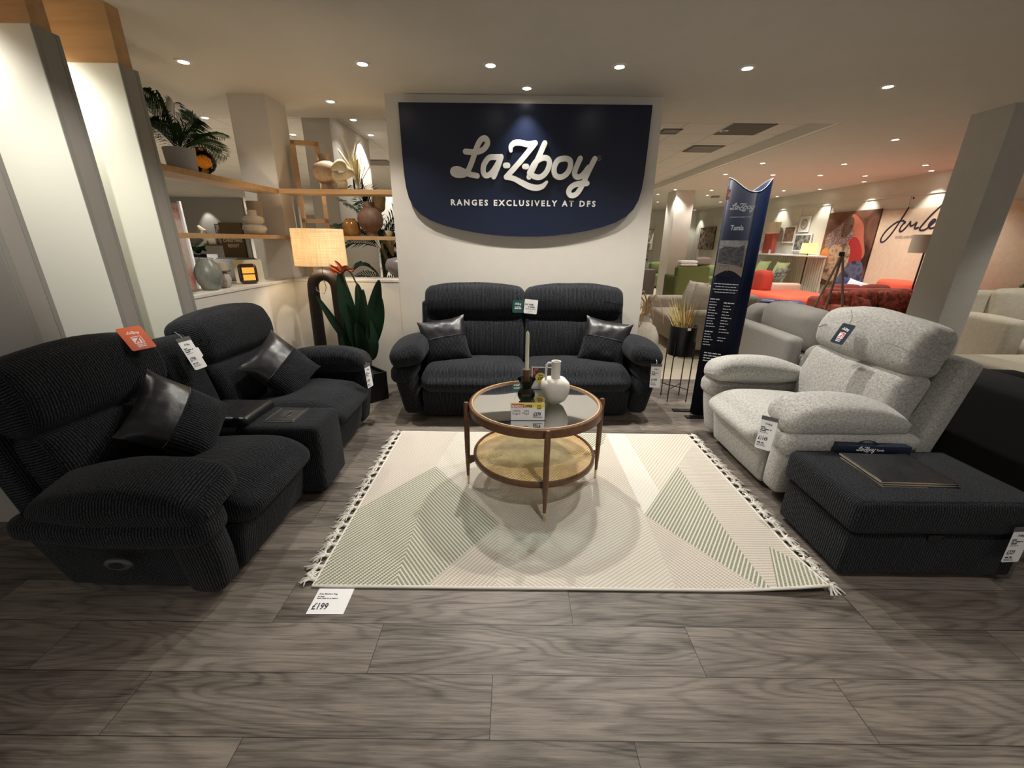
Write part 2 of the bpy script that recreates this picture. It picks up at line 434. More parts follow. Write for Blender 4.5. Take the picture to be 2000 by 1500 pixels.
# far walls
PAN = mat('sage white panelling', (0.60, 0.59, 0.50), 0.7)
mb = MB().box(7.25, 7.4, 4.0, 17.4, 0, 2.67)
struct('wall_right', mb, PAN)
mb = MB()
for k in range(12): mb.box(7.235, 7.25, 6.2+0.98*k, 6.215+0.98*k, 0, 2.35, 0)
mb.box(7.235, 7.25, 4, 17.4, 2.33, 2.36)
struct('trim_4', mb, PAN)
struct('wall_far', MB().box(-6, 7.4, 17.4, 17.6, 0, 2.8), mat('far wall paint', (0.58, 0.57, 0.50), 0.8))
mb = MB()
for k in range(16): mb.box(1.0+0.42*k, 1.02+0.42*k, 17.38, 17.4, 0, 2.2)
struct('trim_5', mb, PAN)
struct('wall_left_far', MB().box(-24, -6, 26, 26.2, 0, 2.8), mat('grey paint', (0.30, 0.29, 0.27), 0.8))
struct('wall_side_far', MB().box(-6.1, -6, 17.4, 26, 0, 2.8), mat('far wall paint', (0.58, 0.57, 0.50), 0.8))
struct('wall_far_left_end', MB().box(-24.2, -24, -4, 26, 0, 2.8), mat('far wall paint', (0.58, 0.57, 0.50), 0.8))
ORW = m_wood('warm maple panel', (0.72, 0.50, 0.30), (0.64, 0.43, 0.25), rot=(0, R(90), 0))
struct('wall_right_near', MB().box(7.6, 7.75, -4, 4.4, 0, 2.67), ORW)

FINLAMPS = [(-2.62, 2.46, 2.71), (-2.62, 2.03, 2.273)]
# white display fins with timber heads along the left
FIN = mat('fin white laminate', (0.74, 0.74, 0.66), 0.45); FIN_EDGE_SHADE = mat('fin grey edge shade', (0.30, 0.28, 0.25), 0.6)
FINT = mat('fin grey edge trim', (0.26, 0.25, 0.225), 0.5)
for k, (y0, lab) in enumerate([(1.836, 'nearest display fin, front painted grey for shade, its edge cut off by the left of the frame'), (2.273, 'middle white display fin with oak head, upper left corner'), (2.71, 'white display fin with oak head beside the shelves, tallest visible')]):
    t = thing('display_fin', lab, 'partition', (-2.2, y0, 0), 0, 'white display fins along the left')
    obj('panel', MB().box(-0.95, -0.004, 0, 0.126, 0.0, 2.387, 0.004), FIN if k else FIN_EDGE_SHADE, t, False)  # nearest fin's unlit white front gets its shade from the grey colour
    mb = MB().box(-0.004, 0.0, 0.0, 0.021, 0, 2.386).box(-0.004, 0.0, 0.105, 0.126, 0, 2.386)
    obj('edge_trim', mb, FINT, t, False)
    obj('edge_panel', MB().box(-0.004, -0.001, 0.023, 0.103, 0, 2.386), FIN_EDGE_SHADE, t, False)
    obj('head_block', MB().box(-0.93, -0.014, 0.02, 0.106, 2.387, 2.67), OAKV, t, False)

# ---------------------------------------------------------------- downlights
TRIM = mat('white lamp trim', (0.7, 0.68, 0.64), 0.4); LAMPM = mat('lit lamp', (1, 1, 1), 0.5, emit=(1, 0.92, 0.80), estr=14)
WARM = (1.0, 0.95, 0.87)
def downlight(x, y, label, group, e=45, ang=78, z=2.67, aim=None, blend=0.6, vis=True, col=WARM, r=0.024):
    if vis:
        if not hasattr(downlight, 'p'):
            t = thing('downlight', label, 'ceiling light', (x, y, z))
            obj('trim_ring', MB().lathe([(0.034, 0.0), (0.036, -0.008), (0.052, -0.006), (0.056, 0.0)], 20), TRIM, t)
            obj('lamp', MB().lathe([(0.0001, -0.003), (0.034, -0.003), (0.034, 0.0)], 20), LAMPM, t)
            downlight.p = t; t['group'] = group
        else: dup(downlight.p, (x, y, z), 0, label, group)
    l = bpy.data.lights.new('spot', 'SPOT'); l.energy = e; l.spot_size = R(ang); l.spot_blend = blend; l.color = col; l.shadow_soft_size = r
    o = bpy.data.objects.new('spot', l); C.objects.link(o); o.location = (x, y, z-0.02)
    d = Vector(aim)-Vector((x, y, z)) if aim else Vector((0, 0, -1))
    o.rotation_euler = d.to_track_quat('-Z', 'Y').to_euler()
G1 = 'downlights in the front row of the ceiling'
E1 = 95
for x, lab, aim, e in [(-2.385, 'downlight in the near row, nearest the oak-headed fins', (-2.0, 3.6, 0), 20), (-1.10, 'downlight in the near row above the floor lamp', (-1.1, 3.3, 0), 55), (-0.18, 'downlight in the near row, left of the sign centre', (-0.05, 2.9, 0), E1),
                  (0.746, 'downlight in the near row above the right half of the sofa', (0.6, 2.85, 0), E1), (1.664, 'downlight in the near row above the striped totem sign', (1.6, 3.0, 0.3), E1)]:
    downlight(x, 3.515, lab, G1, e, 118, aim=aim, blend=0.9)
downlight(2.961, 3.846, 'downlight at the right above the recliner armchair', G1, 30, 80, aim=(2.7, 3.4, 0))
downlight(-1.694, 4.373, 'downlight above the shelf with the tan vase', G1, 40, 70, aim=(-1.65, 4.3, 0))
downlight(0.095, 3.972, 'small downlight grazing the top of the navy sign', G1, 34, 84, aim=(0.095, 4.06, 0), r=0.02, blend=1.0)
G2 = 'downlights in the far ceiling on the right'
names = ['over the walkway', 'over the red corner sofa', 'near the handwriting sign', 'by the grey column', 'above the portrait poster', 'beyond the totem']
far = [(4.543, 5.569, 'largest far downlight, between the totem and the grey column', 45, (4.6, 5.8, 0)), (5.164, 7.176, 'far downlight over the red chaise', 60, (5.3, 7.3, 0)), (6.446, 7.185, 'far downlight over the red sofa arm', 60, (6.6, 7.0, 0)), (7.02, 7.683, 'wall washing downlight above the handwritten sign', 30, (7.24, 7.7, 0)),
       (6.412, 8.305, 'far downlight above the red sofa back', 60, (6.4, 8.5, 0)), (7.0, 9.05, 'wall washing downlight above the portrait poster', 30, (7.24, 9.1, 0)), (3.861, 8.311, 'far downlight left of the totem top', 60, None), (3.884, 7.168, 'far downlight just above the totem', 60, None),
       (4.73, 8.308, 'far downlight right of the totem top', 60, None), (5.589, 8.305, 'far downlight over the end of the red chaise', 60, None), (6.387, 10.64, 'far downlight over the pink sofa', 60, None), (4.704, 10.7, 'far downlight over the green sofa', 60, None), (5.106, 11.811, 'far downlight behind the green sofa', 60, None),
       (6.305, 13.607, 'distant downlight before the flower picture', 60, None), (6.95, 14.2, 'distant wall washing downlight right of the flower picture', 32, (7.24, 14.6, 0)), (6.95, 17.0, 'distant wall washing downlight left of the flower picture', 32, (7.24, 16.9, 0)), (7.0, 11.9, 'wall washing downlight above the red and cream lampshades', 30, (7.24, 11.9, 0)),
       (7.0, 10.3, 'wall washing downlight right of the framed pictures', 30, (7.24, 10.3, 0)), (3.831, 10.68, 'downlight directly above the slim white column', 40, None), (3.759, 11.702, 'distant downlight left of the slim white column', 60, None), (4.473, 13.838, 'distant downlight, middle of the three by the sign edge', 60, None), (5.083, 14.7, 'distant downlight beside the slim white column', 60, None)]
for x, y, lab, e, aim in far: downlight(x, y, lab, G2, e, 75 if aim and x > 6.9 else 110, aim=aim)
downlight(2.563, 5.745, 'downlight among the ceiling tiles behind the sign', 'downlights among the ceiling tiles', 60, 110, z=2.78)
for x, y, lab in [(-3.566, 5.418, 'tile ceiling downlight above the palm pot'), (-1.864, 5.433, 'nearest tile ceiling downlight above the oak frame'), (-2.941, 6.176, 'tile ceiling downlight left of the oak frame top'), (-1.9, 6.15, 'tile ceiling downlight grazing the far pillar'), (-3.819, 7.943, 'tile ceiling downlight seen through the oak frame')]:
    downlight(x, y, lab, 'downlights among the ceiling tiles', 8 if abs(x+1.864) < .01 else (45 if abs(x+1.9) < .01 else 110), 110, z=2.78, aim=(-2.0, 6.0, 0) if abs(x+1.9) < .02 else ((-1.2, 4.9, 0) if abs(x+1.864) < .01 else None))
for x, y, lab in [(-12.43, 16.17, 'distant downlight left, nearest the fin edge'), (-14.24, 18.86, 'distant downlight left, second from the fin edge'), (-12.5, 17.55, 'distant downlight left, above the white sculpture'), (-12.58, 18.9, 'distant downlight left, above the abstract picture'), (-17.0, 23.96, 'distant downlight left, lowest in the middle'), (-14.995, 24.05, 'distant downlight left, behind the stacked vase')]:
    downlight(x, y, lab, 'distant downlights at the left', 260, 130, z=2.78)
for x, y0, y1 in FINLAMPS: downlight(x, y0, '', '', 42, 95, aim=(x+0.12, y1, 0.5), vis=False, z=2.66, blend=1.0, r=0.05)
downlight(-1.25, 1.15, '', '', 75, 44, aim=(-2.40, 2.50, 1.25), vis=False, z=2.66, blend=0.8)  # added unseen spot that brightens the lower fin faces
# unseen room lamps by the camera, and spots added to brighten the far displays
for x, y, e, aim in [(0.7, 0.5, 55, (0.9, 0.8, 0)), (-0.3, -0.9, 60, None), (-2.6, -0.6, 22, None), (2.2, -1.0, 18, None), (3.6, 2.2, 12, None), (5.6, 3.6, 55, None), (-4.2, 4.2, 40, None), (-6.5, 7, 160, None), (-8, 9.5, 180, None), (-10, 13.2, 220, None), (-3.5, 10, 160, None), (0, 7.2, 60, None), (0.5, 12, 90, None)]:
    downlight(x, y, '', '', e, 100, aim=aim, vis=False, z=2.66)
# ================================================================ FURNITURE
def lean_mat(y, z, L):
    """frame at the hinge: local x = width, local y = away from the sitter, local z = up the back"""
    return Matrix.Translation((0, y, z)) @ Matrix.Rotation(R(-L), 4, 'X')
def arm_parts(t, s, xi, M_, depth, w=0.24, zt=0.60, rib=1, back_tip=False):
    """one arm; s=-1 left / +1 right, xi = inner face"""
    def flare(x, y, z): return (x+s*(0.070*(max(z, 0)/0.40)**1.3), y+0.035*(1-z/0.4)*(1 if y < 0.2 else 0)+0.05*(z/0.4-1)*(1 if y > depth-0.2 else 0), z)
    obj('arm_panel', MB().soft((0.095, depth-0.06, 0.38), 0.03, (0.004, 0.01, 0), (xi+s*0.060, depth/2+0.02, 0.235), 6, 3, rib=1, alt=0, fn=flare, wr=0.003), M_, t)
    obj('arm_front', MB().soft((0.145, 0.15, 0.40), 0.045, (0.006, 0.012, 0), (xi+s*0.078, 0.085, 0.245), 6, 4, rib=0, alt=1, fn=flare, wr=0.004), M_, t)
    def taper(x, y, z):
        q = min(1, max(0, y/depth)); k = 1-0.45*max(0, q-0.55)/0.45
        return (x, y, 0.465+(z-0.465)*k)
    obj('arm_roll', MB().soft((0.19, depth-0.05, 0.155), 0.060, (0.012, 0.012, 0.0), (xi+s*0.148, depth/2-0.03, 0.415), 9, 4, rib=1, alt=0, fn=taper, wr=0.005), M_, t)
    c = Vector((xi+s*0.105, depth/2-0.055, zt-0.02))
    Mx = Matrix.Translation(c) @ Matrix.Rotation(R(s*13), 4, 'Y')
    def sh(x, y, z):
        q = (y+depth/2)/depth; top = 1 if z > 0 else 0.25
        drop = 0.070*max(0, (q-0.35)/0.65)**1.8+0.060*max(0, (0.30-q)/0.30)**2
        return (x*(1-0.16*max(0, q-0.6)/0.4), y, z*(1-0.25*max(0, q-0.7)/0.3)-drop*top)
    obj('arm_pad', MB().soft((w+0.03, depth-0.09, 0.165), 0.062, (0.008, 0.01, 0.030), (0, 0, 0), 12, 5, rib=1, alt=0, fn=sh, M=Mx, wr=0.005), M_, t)
def seat(t, x0, x1, M_, depth, zt=0.455, nose=0.0):
    w = x1-x0
    def f(x, y, z):
        q = max(0, 1-(y-nose)/0.16)
        k = min(1, max(0, (z-0.27)/0.17)); return (x, y-0.022*q*sin(pi*k), z-0.040*min(1, q)**2*k*k-(0.03*max(0, y-0.3)/0.5 if z > .3 else 0))
    g = MB().soft((w-0.008, 0.66, 0.205), 0.090, (0.006, 0.014, 0.022), ((x0+x1)/2, 0.33+nose-0.02, 0.352), 12, 5, rib=0, alt=1, fn=f, wr=0.006)
    obj('seat_cushion', g, M_, t)
    g = MB().soft((w-0.012, 0.1, 0.25), 0.03, (0, 0.012, 0), ((x0+x1)/2, 0.07+nose, 0.152), 8, 3, rib=0, fn=lambda x, y, z: (x, y+0.04*(1-(z-.05)/.23), z), wr=0.003)
    obj('footrest', g, M_, t)
def back(t, x0, x1, M_, yh, L, h1=0.40, h2=0.27, tk=0.20, hb=0.05, wr=0.006, zs=0.42, edge=0.0, crease=0.022):
    Lm = lean_mat(yh, zs, L); w = x1-x0; xc = (x0+x1)/2
    def lf(x, y, z): return (x, y+(0.018*max(0, (z-(h1-0.08))/0.08)**2 if y < tk/2 else 0)-(0.02*sin(pi*min(1, max(0, z/h1))) if y < tk/2 else 0), z)
    obj('lumbar_cushion', MB().soft((w-0.006, tk, h1+0.06), 0.055, (0.003, 0.02, 0.0), (xc, tk/2, h1/2-0.02), 12, 4, rib=0, alt=2, fn=lf, M=Lm, wr=wr), M_, t)
    def f(x, y, z):
        u = (x-xc)/(w/2); v = (z-h1)/h2
        return (x, y-(hb*sin(pi*min(1, max(0, v)))**0.7 if y < tk*0.6 else 0), z-(0.040*abs(u)**3.0 if v > 0.5 else -0.012*u*u))
    obj('headrest', MB().soft((w-0.002, tk+0.02, h2+0.03), 0.058, (0.004, 0.012, 0.014), (xc, tk/2-0.004, h1+h2/2), 12, 5, rib=0, alt=2, fn=f, M=Lm, wr=wr), M_, t)
def shell(t, x0, x1, M_, yh, L, h=0.58, y1=0.10, zs=0.38, tk=0.12):
    Lm = lean_mat(yh+y1, zs, L)
    g = MB().soft((x1-x0, tk, h), 0.035, (0, 0.01, 0.01), ((x0+x1)/2, tk/2+0.02, h/2-0.06), 8, 3, rib=0, alt=2, M=Lm, wr=0.004)
    obj('back_shell', g, M_, t)
def base(t, x0, x1, depth, M_):
    obj('base_frame', MB().box(x0, x1, 0.10, depth, 0.045, 0.36, 0.02), M_, t)
    for x in (x0+0.03, x1-0.09):
        for y in (0.14, depth-0.10): obj('foot', MB().box(x, x+0.06, y, y+0.06, 0, 0.05, 0.006), PLA, t)
def pillow(name, label, loc, rot, s=0.43, tk=0.085, group=None, mats=None, split=0.12, cat='cushion'):
    """knife edge scatter cushion with a leather band at the top"""
    if isinstance(rot, tuple): rot = (Matrix.Rotation(R(rot[0]), 3, 'Z') @ Matrix.Rotation(R(rot[1]), 3, 'X') @ Matrix.Rotation(R(rot[2]), 3, 'Z')).to_euler()
    t = thing(name, label, cat, loc, rot=rot, group=group); n = 22
    def P(u, v, side):
        w = max(0, (1-abs(u)**2.4))*max(0, (1-abs(v)**2.4)); z = tk*(w**0.62)*side
        x = u*(1-0.09*(1-abs(v)**3)*abs(u)**2); y = v*(1-0.09*(1-abs(u)**3)*abs(v)**2)
        wr_ = noise.noise(Vector((u*4, v*4, side*3+loc[0]*7)))*0.006*(1-abs(u)**8)
        return (x*s/2, y*s/2, z+wr_)
    def half(v0, v1, nv):
        mb = MB()
        for side in (1, -1):
            V = []; Fs = []; U = []
            for j in range(nv+1):
                for i in range(n+1):
                    u = -1+2*i/n; v = v0+(v1-v0)*j/nv; V.append(P(u, v, side))
            for j in range(nv):
                for i in range(n):
                    q = [j*(n+1)+i, j*(n+1)+i+1, (j+1)*(n+1)+i+1, (j+1)*(n+1)+i]
                    if side < 0: q.reverse()
                    Fs.append(q); U.append([(V[k][0], V[k][1]) for k in q])
            mb.add(V, Fs, U)
        return mb
    if mats is None: mats = (RIB, LEA)
    if len(mats) == 1:
        obj('cover', half(-1, 1, n), mats[0], t)
    else:
        obj('cover', half(-1, split, 12), mats[0], t)
        obj('leather_band', half(split, 1, 10), mats[1], t, label='black leather band across the top')
        obj('piping', MB().tube([P(-0.99+1.98*i/24, split, 1) for i in range(25)], 0.004, 5), mats[1], t)
    return t

# ---- centre sofa (faces the camera)
t = thing('recliner_sofa', 'charcoal ribbed two-seat recliner sofa against the wall below the navy sign', 'sofa', (0.13, 3.235, 0), R(2.0))
D = 0.80
base(t, -0.90, 0.90, 0.78, RIB)
seat(t, -0.90, 0.0, RIB, D); seat(t, 0.0, 0.90, RIB, D)
shell(t, -0.985, 0.985, RIB, 0.55, 9, h=0.62)
back(t, -0.925, 0.0, RIB, 0.50, 10, h1=0.40, h2=0.285, hb=0.035); back(t, 0.0, 0.925, RIB, 0.50, 10, h1=0.40, h2=0.285, hb=0.035)
arm_parts(t, -1, -0.90, RIB, D, w=0.25); arm_parts(t, 1, 0.90, RIB, D, w=0.25)
def rotm(ax, ay, az): return Euler((R(ax), R(ay), R(az)), 'XYZ')
pillow('scatter_cushion', 'charcoal cushion with leather band on the left seat of the centre sofa', (-0.61, 3.60, 0.615), (10, 66, 9), group='leather banded scatter cushions')
pillow('scatter_cushion', 'charcoal cushion with leather band on the right seat of the centre sofa', (0.84, 3.63, 0.615), (-12, 66, -9), group='leather banded scatter cushions')

# ---- left sofa with console (faces right)
t = thing('console_recliner_sofa', 'dark charcoal two-seat recliner sofa with centre console along the left', 'sofa', (-1.17, 2.28, 0), R(90))
base(t, -0.80, 0.76, 0.80, RIB)
seat(t, -0.80, -0.20, RIB, D); seat(t, 0.145, 0.76, RIB, D)
shell(t, -0.90, 0.95, RIB, 0.60, 14, h=0.56)
back(t, -0.86, -0.17, RIB, 0.62, 14, h1=0.33, h2=0.30, hb=0.035); back(t, 0.12, 0.86, RIB, 0.62, 14, h1=0.33, h2=0.30, hb=0.035)
arm_parts(t, -1, -0.80, RIB, 0.79, w=0.25, zt=0.545); arm_parts(t, 1, 0.76, RIB, 0.82, w=0.25, zt=0.59)
g = MB().soft((0.325, 0.74, 0.43), 0.035, (0, 0.01, 0.005), (-0.03, 0.31, 0.25), 6, 3, rib=0, wr=0.003)
obj('console', g, RIB, t)
g = MB().soft((0.31, 0.15, 0.56), 0.05, (0, 0.02, 0.01), (0, 0, 0.25), 6, 3, rib=0, alt=2, M=lean_mat(0.69, 0.42, 14) @ Matrix.Translation((-0.025, 0.03, 0)), wr=0.004)
obj('console_back', g, RIB, t)
obj('armrest_lid', MB().soft((0.30, 0.33, 0.06), 0.024, (0, 0, 0.008), (-0.03, 0.50, 0.485), 6, 3), LEA, t, label='black leather lid')
cp = obj('cup_tray', MB().box(-0.125, 0.075, 0.10, 0.28, 0.463, 0.472, 0.004), mat('dark tray plastic', (0.035, 0.034, 0.033), 0.3), t)
mb = MB().tube([(-0.115, 0.11, 0.474), (-0.115, 0.27, 0.474), (0.065, 0.27, 0.474), (0.065, 0.11, 0.474)], 0.003, 5, closed=True)
mb.tube([(-0.025+0.04*cos(a*pi/12), 0.19+0.03*sin(a*pi/12), 0.474) for a in range(24)], 0.002, 5, closed=True)
mb2 = MB(); logo_strokes(mb2, 0, 0, 0.00006); mb2.xf(Matrix.Translation((-0.025, 0.19, 0.474))); mb.add(mb2.v, mb2.f)
obj('tray_emblem', mb, mat('tray line', (0.10, 0.095, 0.09), 0.3), cp)
sw = obj('switch_plate', MB().lathe([(0.0001, 0.006), (0.045, 0.006), (0.055, 0.002), (0.058, -0.004)], 24, M=Matrix.Translation((-1.005, 0.38, 0.255)) @ Matrix.Rotation(R(-90), 4, 'Y') @ Matrix.Scale(0.5, 4, (1, 0, 0))), mat('grey plastic', (0.06, 0.06, 0.06), 0.35), t)
obj('switch_button', MB().lathe([(0.0001, 0.010), (0.030, 0.010), (0.034, 0.005)], 20, M=Matrix.Translation((-1.005, 0.38, 0.255)) @ Matrix.Rotation(R(-90), 4, 'Y') @ Matrix.Scale(0.42, 4, (1, 0, 0))), PLA, sw)
pillow('scatter_cushion', 'dark cushion with leather band propped on the near seat of the left sofa', (-1.66, 1.86, 0.62), (82, 56, 36), group='leather banded scatter cushions', s=0.42)
pillow('scatter_cushion', 'dark cushion with leather band on the far seat of the left sofa', (-1.62, 2.74, 0.62), (66, 58, 30), group='leather banded scatter cushions', s=0.42)

# ---- recliner armchair (faces left)
t = thing('recliner_armchair', 'pale grey recliner armchair at the right of the rug', 'armchair', (1.54, 2.59, 0), R(-90))
base(t, -0.33, 0.33, 0.76, BEI)
seat(t, -0.33, 0.33, BEI, D, nose=-0.01)
shell(t, -0.38, 0.49, BEI, 0.66, 12, h=0.60, tk=0.11, y1=0.12)
back(t, -0.355, 0.43, BEI, 0.60, 12, h1=0.385, h2=0.29, tk=0.17, hb=0.035, wr=0.009)
arm_parts(t, -1, -0.33, BEI, 0.80, w=0.23, zt=0.585); arm_parts(t, 1, 0.33, BEI, 0.80, w=0.23, zt=0.585)

# ---- storage footstool
t = thing('storage_footstool', 'dark ribbed rectangular storage footstool in front of the armchair', 'footstool', (1.935, 1.735, 0))
obj('box', MB().soft((0.80, 0.46, 0.235), 0.02, (0, 0, 0), (0, 0, 0.14), 8, 3, rib=0, alt=1, wr=0.002), RIB, t)
obj('lid', MB().soft((0.845, 0.50, 0.165), 0.035, (0.005, 0.005, 0.012), (0, 0, 0.342), 10, 4, rib=0, alt=1, wr=0.003), RIB, t)
obj('lid_seam', MB().tube([(x, y, 0.4235) for x, y in ((-0.395, -0.225), (0.395, -0.225), (0.395, 0.225), (-0.395, 0.225))], 0.0035, 5, closed=True), RIB, t)
mb = MB().prism([(-0.035, 0), (0.035, 0), (0.03, -0.03), (0.012, -0.045), (-0.012, -0.045), (-0.03, -0.03)], 0, 0.012, M=Matrix.Translation((-0.03, -0.228, 0.262)) @ Matrix.Rotation(R(100), 4, 'X'))
obj('pull_tab', mb, LEA, t)
for sx in (-0.34, 0.34):
    for sy in (-0.17, 0.17): obj('foot', MB().box(sx-0.025, sx+0.025, sy-0.025, sy+0.025, 0, 0.03, 0.004), PLA, t)
# ================================================================ RUG
def m_rug(name, base, line, pitch=0.016, duty=0.5, amt=1.0):
    m = mat(name, base, 0.95, spec=0.1); h = N(m); uv = uvco(h); sp = h.n('ShaderNodeSeparateXYZ', i_0=uv)
    s = h.math('MULTIPLY_ADD', h.math('SINE', h.math('MULTIPLY', sp.outputs[0], 2*pi/pitch)), 0.5, 0.5)
    w = h.math('MULTIPLY_ADD', h.math('SINE', h.math('MULTIPLY', sp.outputs[1], 2*pi/0.011)), 0.5, 0.5)
    nz = noise_tex(h, mapping(h, uv, (180, 180, 1)), 1.0, 2)
    f = h.math('MULTIPLY_ADD', h.math('SUBTRACT', s, 1-duty), 4.0, 0.5)
    f = h.math('MULTIPLY', h.math('MINIMUM', h.math('MAXIMUM', f, 0.0), 1.0), h.math('MULTIPLY_ADD', w, 0.35, 0.65*amt))
    f = h.math('MULTIPLY', f, h.math('MULTIPLY_ADD', nz, 0.7, 0.6))
    h.color(h.mix(h.math('MINIMUM', f, 1.0), base, line)); h.bump(h.math('ADD', w, h.math('MULTIPLY', s, 1.0)), 0.6, 0.003)
    return m
CR = (0.62, 0.585, 0.515)
RM = [m_rug('rug cream', CR, (0.42, 0.37, 0.31), 0.016, 0.32, 0.8), m_rug('rug sage stripe', CR, (0.17, 0.19, 0.115), 0.0175, 0.62), m_rug('rug dusty pink stripe', CR, (0.40, 0.33, 0.27), 0.0175, 0.55, 0.8),
      m_rug('rug pale pink', (0.60, 0.555, 0.49), (0.40, 0.34, 0.29), 0.0175, 0.45, 0.8), m_rug('rug white ribs', (0.68, 0.655, 0.60), (0.60, 0.56, 0.49), 0.02, 0.35, 0.5), m_rug('rug beige stripe', (0.66, 0.61, 0.53), (0.45, 0.39, 0.31), 0.02, 0.4, 0.7)]
RX0, RX1, RY0, RY1 = -0.885, 1.425, 1.422, 2.985
# polygons (rug plane) with material and rib direction (a point pair the ribs run along)
def dr(a, b): return math.atan2(b[1]-a[1], b[0]-a[0])
apex = (-.518, 2.45); lE = (-.885, 1.96); rv = (-.059, 1.857); dbr = (-.38, RY0); spl = (-.516, RY0)
Dt = (1.16, 2.493); Dl = (.765, 1.95); Dtip = (1.165, RY0); El = (.766, 1.95)
polys = [([apex, lE, (RX0, RY0), spl], 1, dr(lE, apex)), ([apex, spl, dbr, rv], 1, dr(apex, rv)), ([rv, dbr, (-.059, RY0)], 2, dr(dbr, rv)),
         ([Dt, Dl, (1.135, RY0), Dtip, (1.17, RY0)], 1, dr(Dl, Dt)), ([El, (.748, RY0), (1.135, RY0)], 3, dr(El, (1.135, RY0))), ([(1.33, 1.70), (1.20, RY0), (RX1, RY0), (RX1, 1.56)], 1, dr((1.20, RY0), (1.33, 1.70))),
         ([(.918, RY1), (RX1, RY1), (1.40, 2.80), Dt, (.93, 2.17)], 5, dr(Dl, Dt)), ([(.772, RY1), (.918, RY1), (.93, 2.17), Dl], 4, dr(Dl, Dt)),
         ([(.758, 2.90), (.765, 1.95), (.50, 2.28), (.58, 2.6)], 2, dr((.55, 2.25), (.765, 1.95))), ([(.52, RY1), (.772, RY1), (.70, 2.78), (.60, 2.74)], 1, dr((0, 0), (1, 1.3))),
         ([(1.40, 2.80), Dt, (1.17, RY0), (1.20, RY0), (1.33, 1.70), (RX1, 1.56), (RX1, 2.8)], 3, 0.0), ([apex, (-.435, RY1), (RX0, RY1), lE], 3, dr(lE, apex)),
         ([(-.059, RY0), rv, (.36, 1.60), (.34, RY0)], 0, dr(rv, (.36, 1.55)))]
def inside(p, poly):
    x, y = p; c = False; n = len(poly)
    for i in range(n):
        x1, y1 = poly[i]; x2, y2 = poly[i-1]
        if (y1 > y) != (y2 > y) and x < (x2-x1)*(y-y1)/(y2-y1)+x1: c = not c
    return c
bm = bmesh.new(); NX, NY = 46, 32
vs = [[bm.verts.new((RX0+(RX1-RX0)*i/NX, RY0+(RY1-RY0)*j/NY, 0)) for i in range(NX+1)] for j in range(NY+1)]
for j in range(NY):
    for i in range(NX): bm.faces.new((vs[j][i], vs[j][i+1], vs[j+1][i+1], vs[j+1][i]))
done = set()
for P, mi, a in polys:
    for i in range(len(P)):
        p, q = Vector((*P[i-1], 0)), Vector((*P[i], 0)); d = q-p
        if d.length < 1e-4 or abs(d.x) < 1e-6 and abs(p.x-RX0)*abs(p.x-RX1) < 1e-6: continue
        key = tuple(sorted([(round(p.x, 3), round(p.y, 3)), (round(q.x, 3), round(q.y, 3))]))
        if key in done: continue
        done.add(key)
        bb0 = (min(p.x, q.x)-.06, min(p.y, q.y)-.06); bb1 = (max(p.x, q.x)+.06, max(p.y, q.y)+.06)
        fs = [f for f in bm.faces if any(bb0[0] < v.co.x < bb1[0] and bb0[1] < v.co.y < bb1[1] for v in f.verts)]
        ge = list({e for f in fs for e in f.edges}); gv = list({v for f in fs for v in f.verts})
        bmesh.ops.bisect_plane(bm, geom=gv+ge+fs, plane_co=p, plane_no=Vector((-d.y, d.x, 0)).normalized(), dist=1e-6)
mb = MB(); bm.verts.index_update()
def rugz(x, y):
    z = 0.011
    d = max(0, (x-0.95)/0.475)*max(0, 1-(y-RY0)/0.30)
    return z+0.035*min(1, d)**1.6
V = [(v.co.x, v.co.y, rugz(v.co.x, v.co.y)) for v in bm.verts]
Fs = []; U = []; MI = []
for f in bm.faces:
    c = f.calc_center_median(); mi = 0; a = 0.0
    if c.x > 0.34: a = dr((0.1, 0), (0.9, 0.55)) if c.y < 2.2 else 0.6
    else: a = -0.75
    for P, m_, an in polys:
        if inside((c.x, c.y), P): mi = m_; a = an; break
    ca, sa = cos(a), sin(a)
    q = [v.index for v in f.verts]; Fs.append(q); MI.append(mi); U.append([(-V[k][0]*sa+V[k][1]*ca, V[k][0]*ca+V[k][1]*sa) for k in q])
bm.free()
rug = thing('rug', 'cream flatweave rug with sage green and dusty pink striped diamonds', 'rug', (0, 0, 0))
mb.v = V; mb.f = Fs; mb.uv = U; mb.mi = MI
obj('woven_field', mb, RM, rug)
edge = mat('rug binding', (0.70, 0.67, 0.60), 0.9)
mb = MB()
per = [(RX0+(RX1-RX0)*i/46, RY0) for i in range(46)]+[(RX1, RY0+(RY1-RY0)*i/32) for i in range(32)]+[(RX1-(RX1-RX0)*i/46, RY1) for i in range(46)]+[(RX0, RY1-(RY1-RY0)*i/32) for i in range(32)]
mb.tube([(x, y, rugz(x, y)-0.004) for x, y in per], 0.0068, 6, closed=True)
obj('binding', mb, edge, rug)
tas = mat('cotton tassel', (0.74, 0.71, 0.65), 0.9)
def tassel(x, y, s, k, ang=0):
    rnd = random.Random(k); mb = MB(); z0 = rugz(min(x, RX1), y)
    mb.tube([(x-s*0.004, y, z0), (x+s*0.010, y, z0+0.004), (x+s*0.022, y, 0.013)], [0.012, 0.009, 0.007], 7)
    for i in range(26):
        a = rnd.uniform(-1.45, 1.45)+ang; L = rnd.uniform(0.03, 0.07)*(1-0.25*abs(a-ang)/1.45)
        p0 = (x+s*0.018, y+rnd.uniform(-.004, .004), 0.012+rnd.uniform(-0.002, .006)); p1 = (x+s*(0.02+L*.55*cos(a)), y+L*.55*sin(a), 0.017+rnd.uniform(-.006, .008)); p2 = (x+s*(0.02+L*cos(a+rnd.uniform(-.3, .3))), y+L*sin(a), rnd.uniform(0.003, 0.012))
        mb.tube([p0, p1, p2], [0.0048, 0.0042, 0.0026], 4)
    obj('tassel', mb, tas, rug)
n = 21
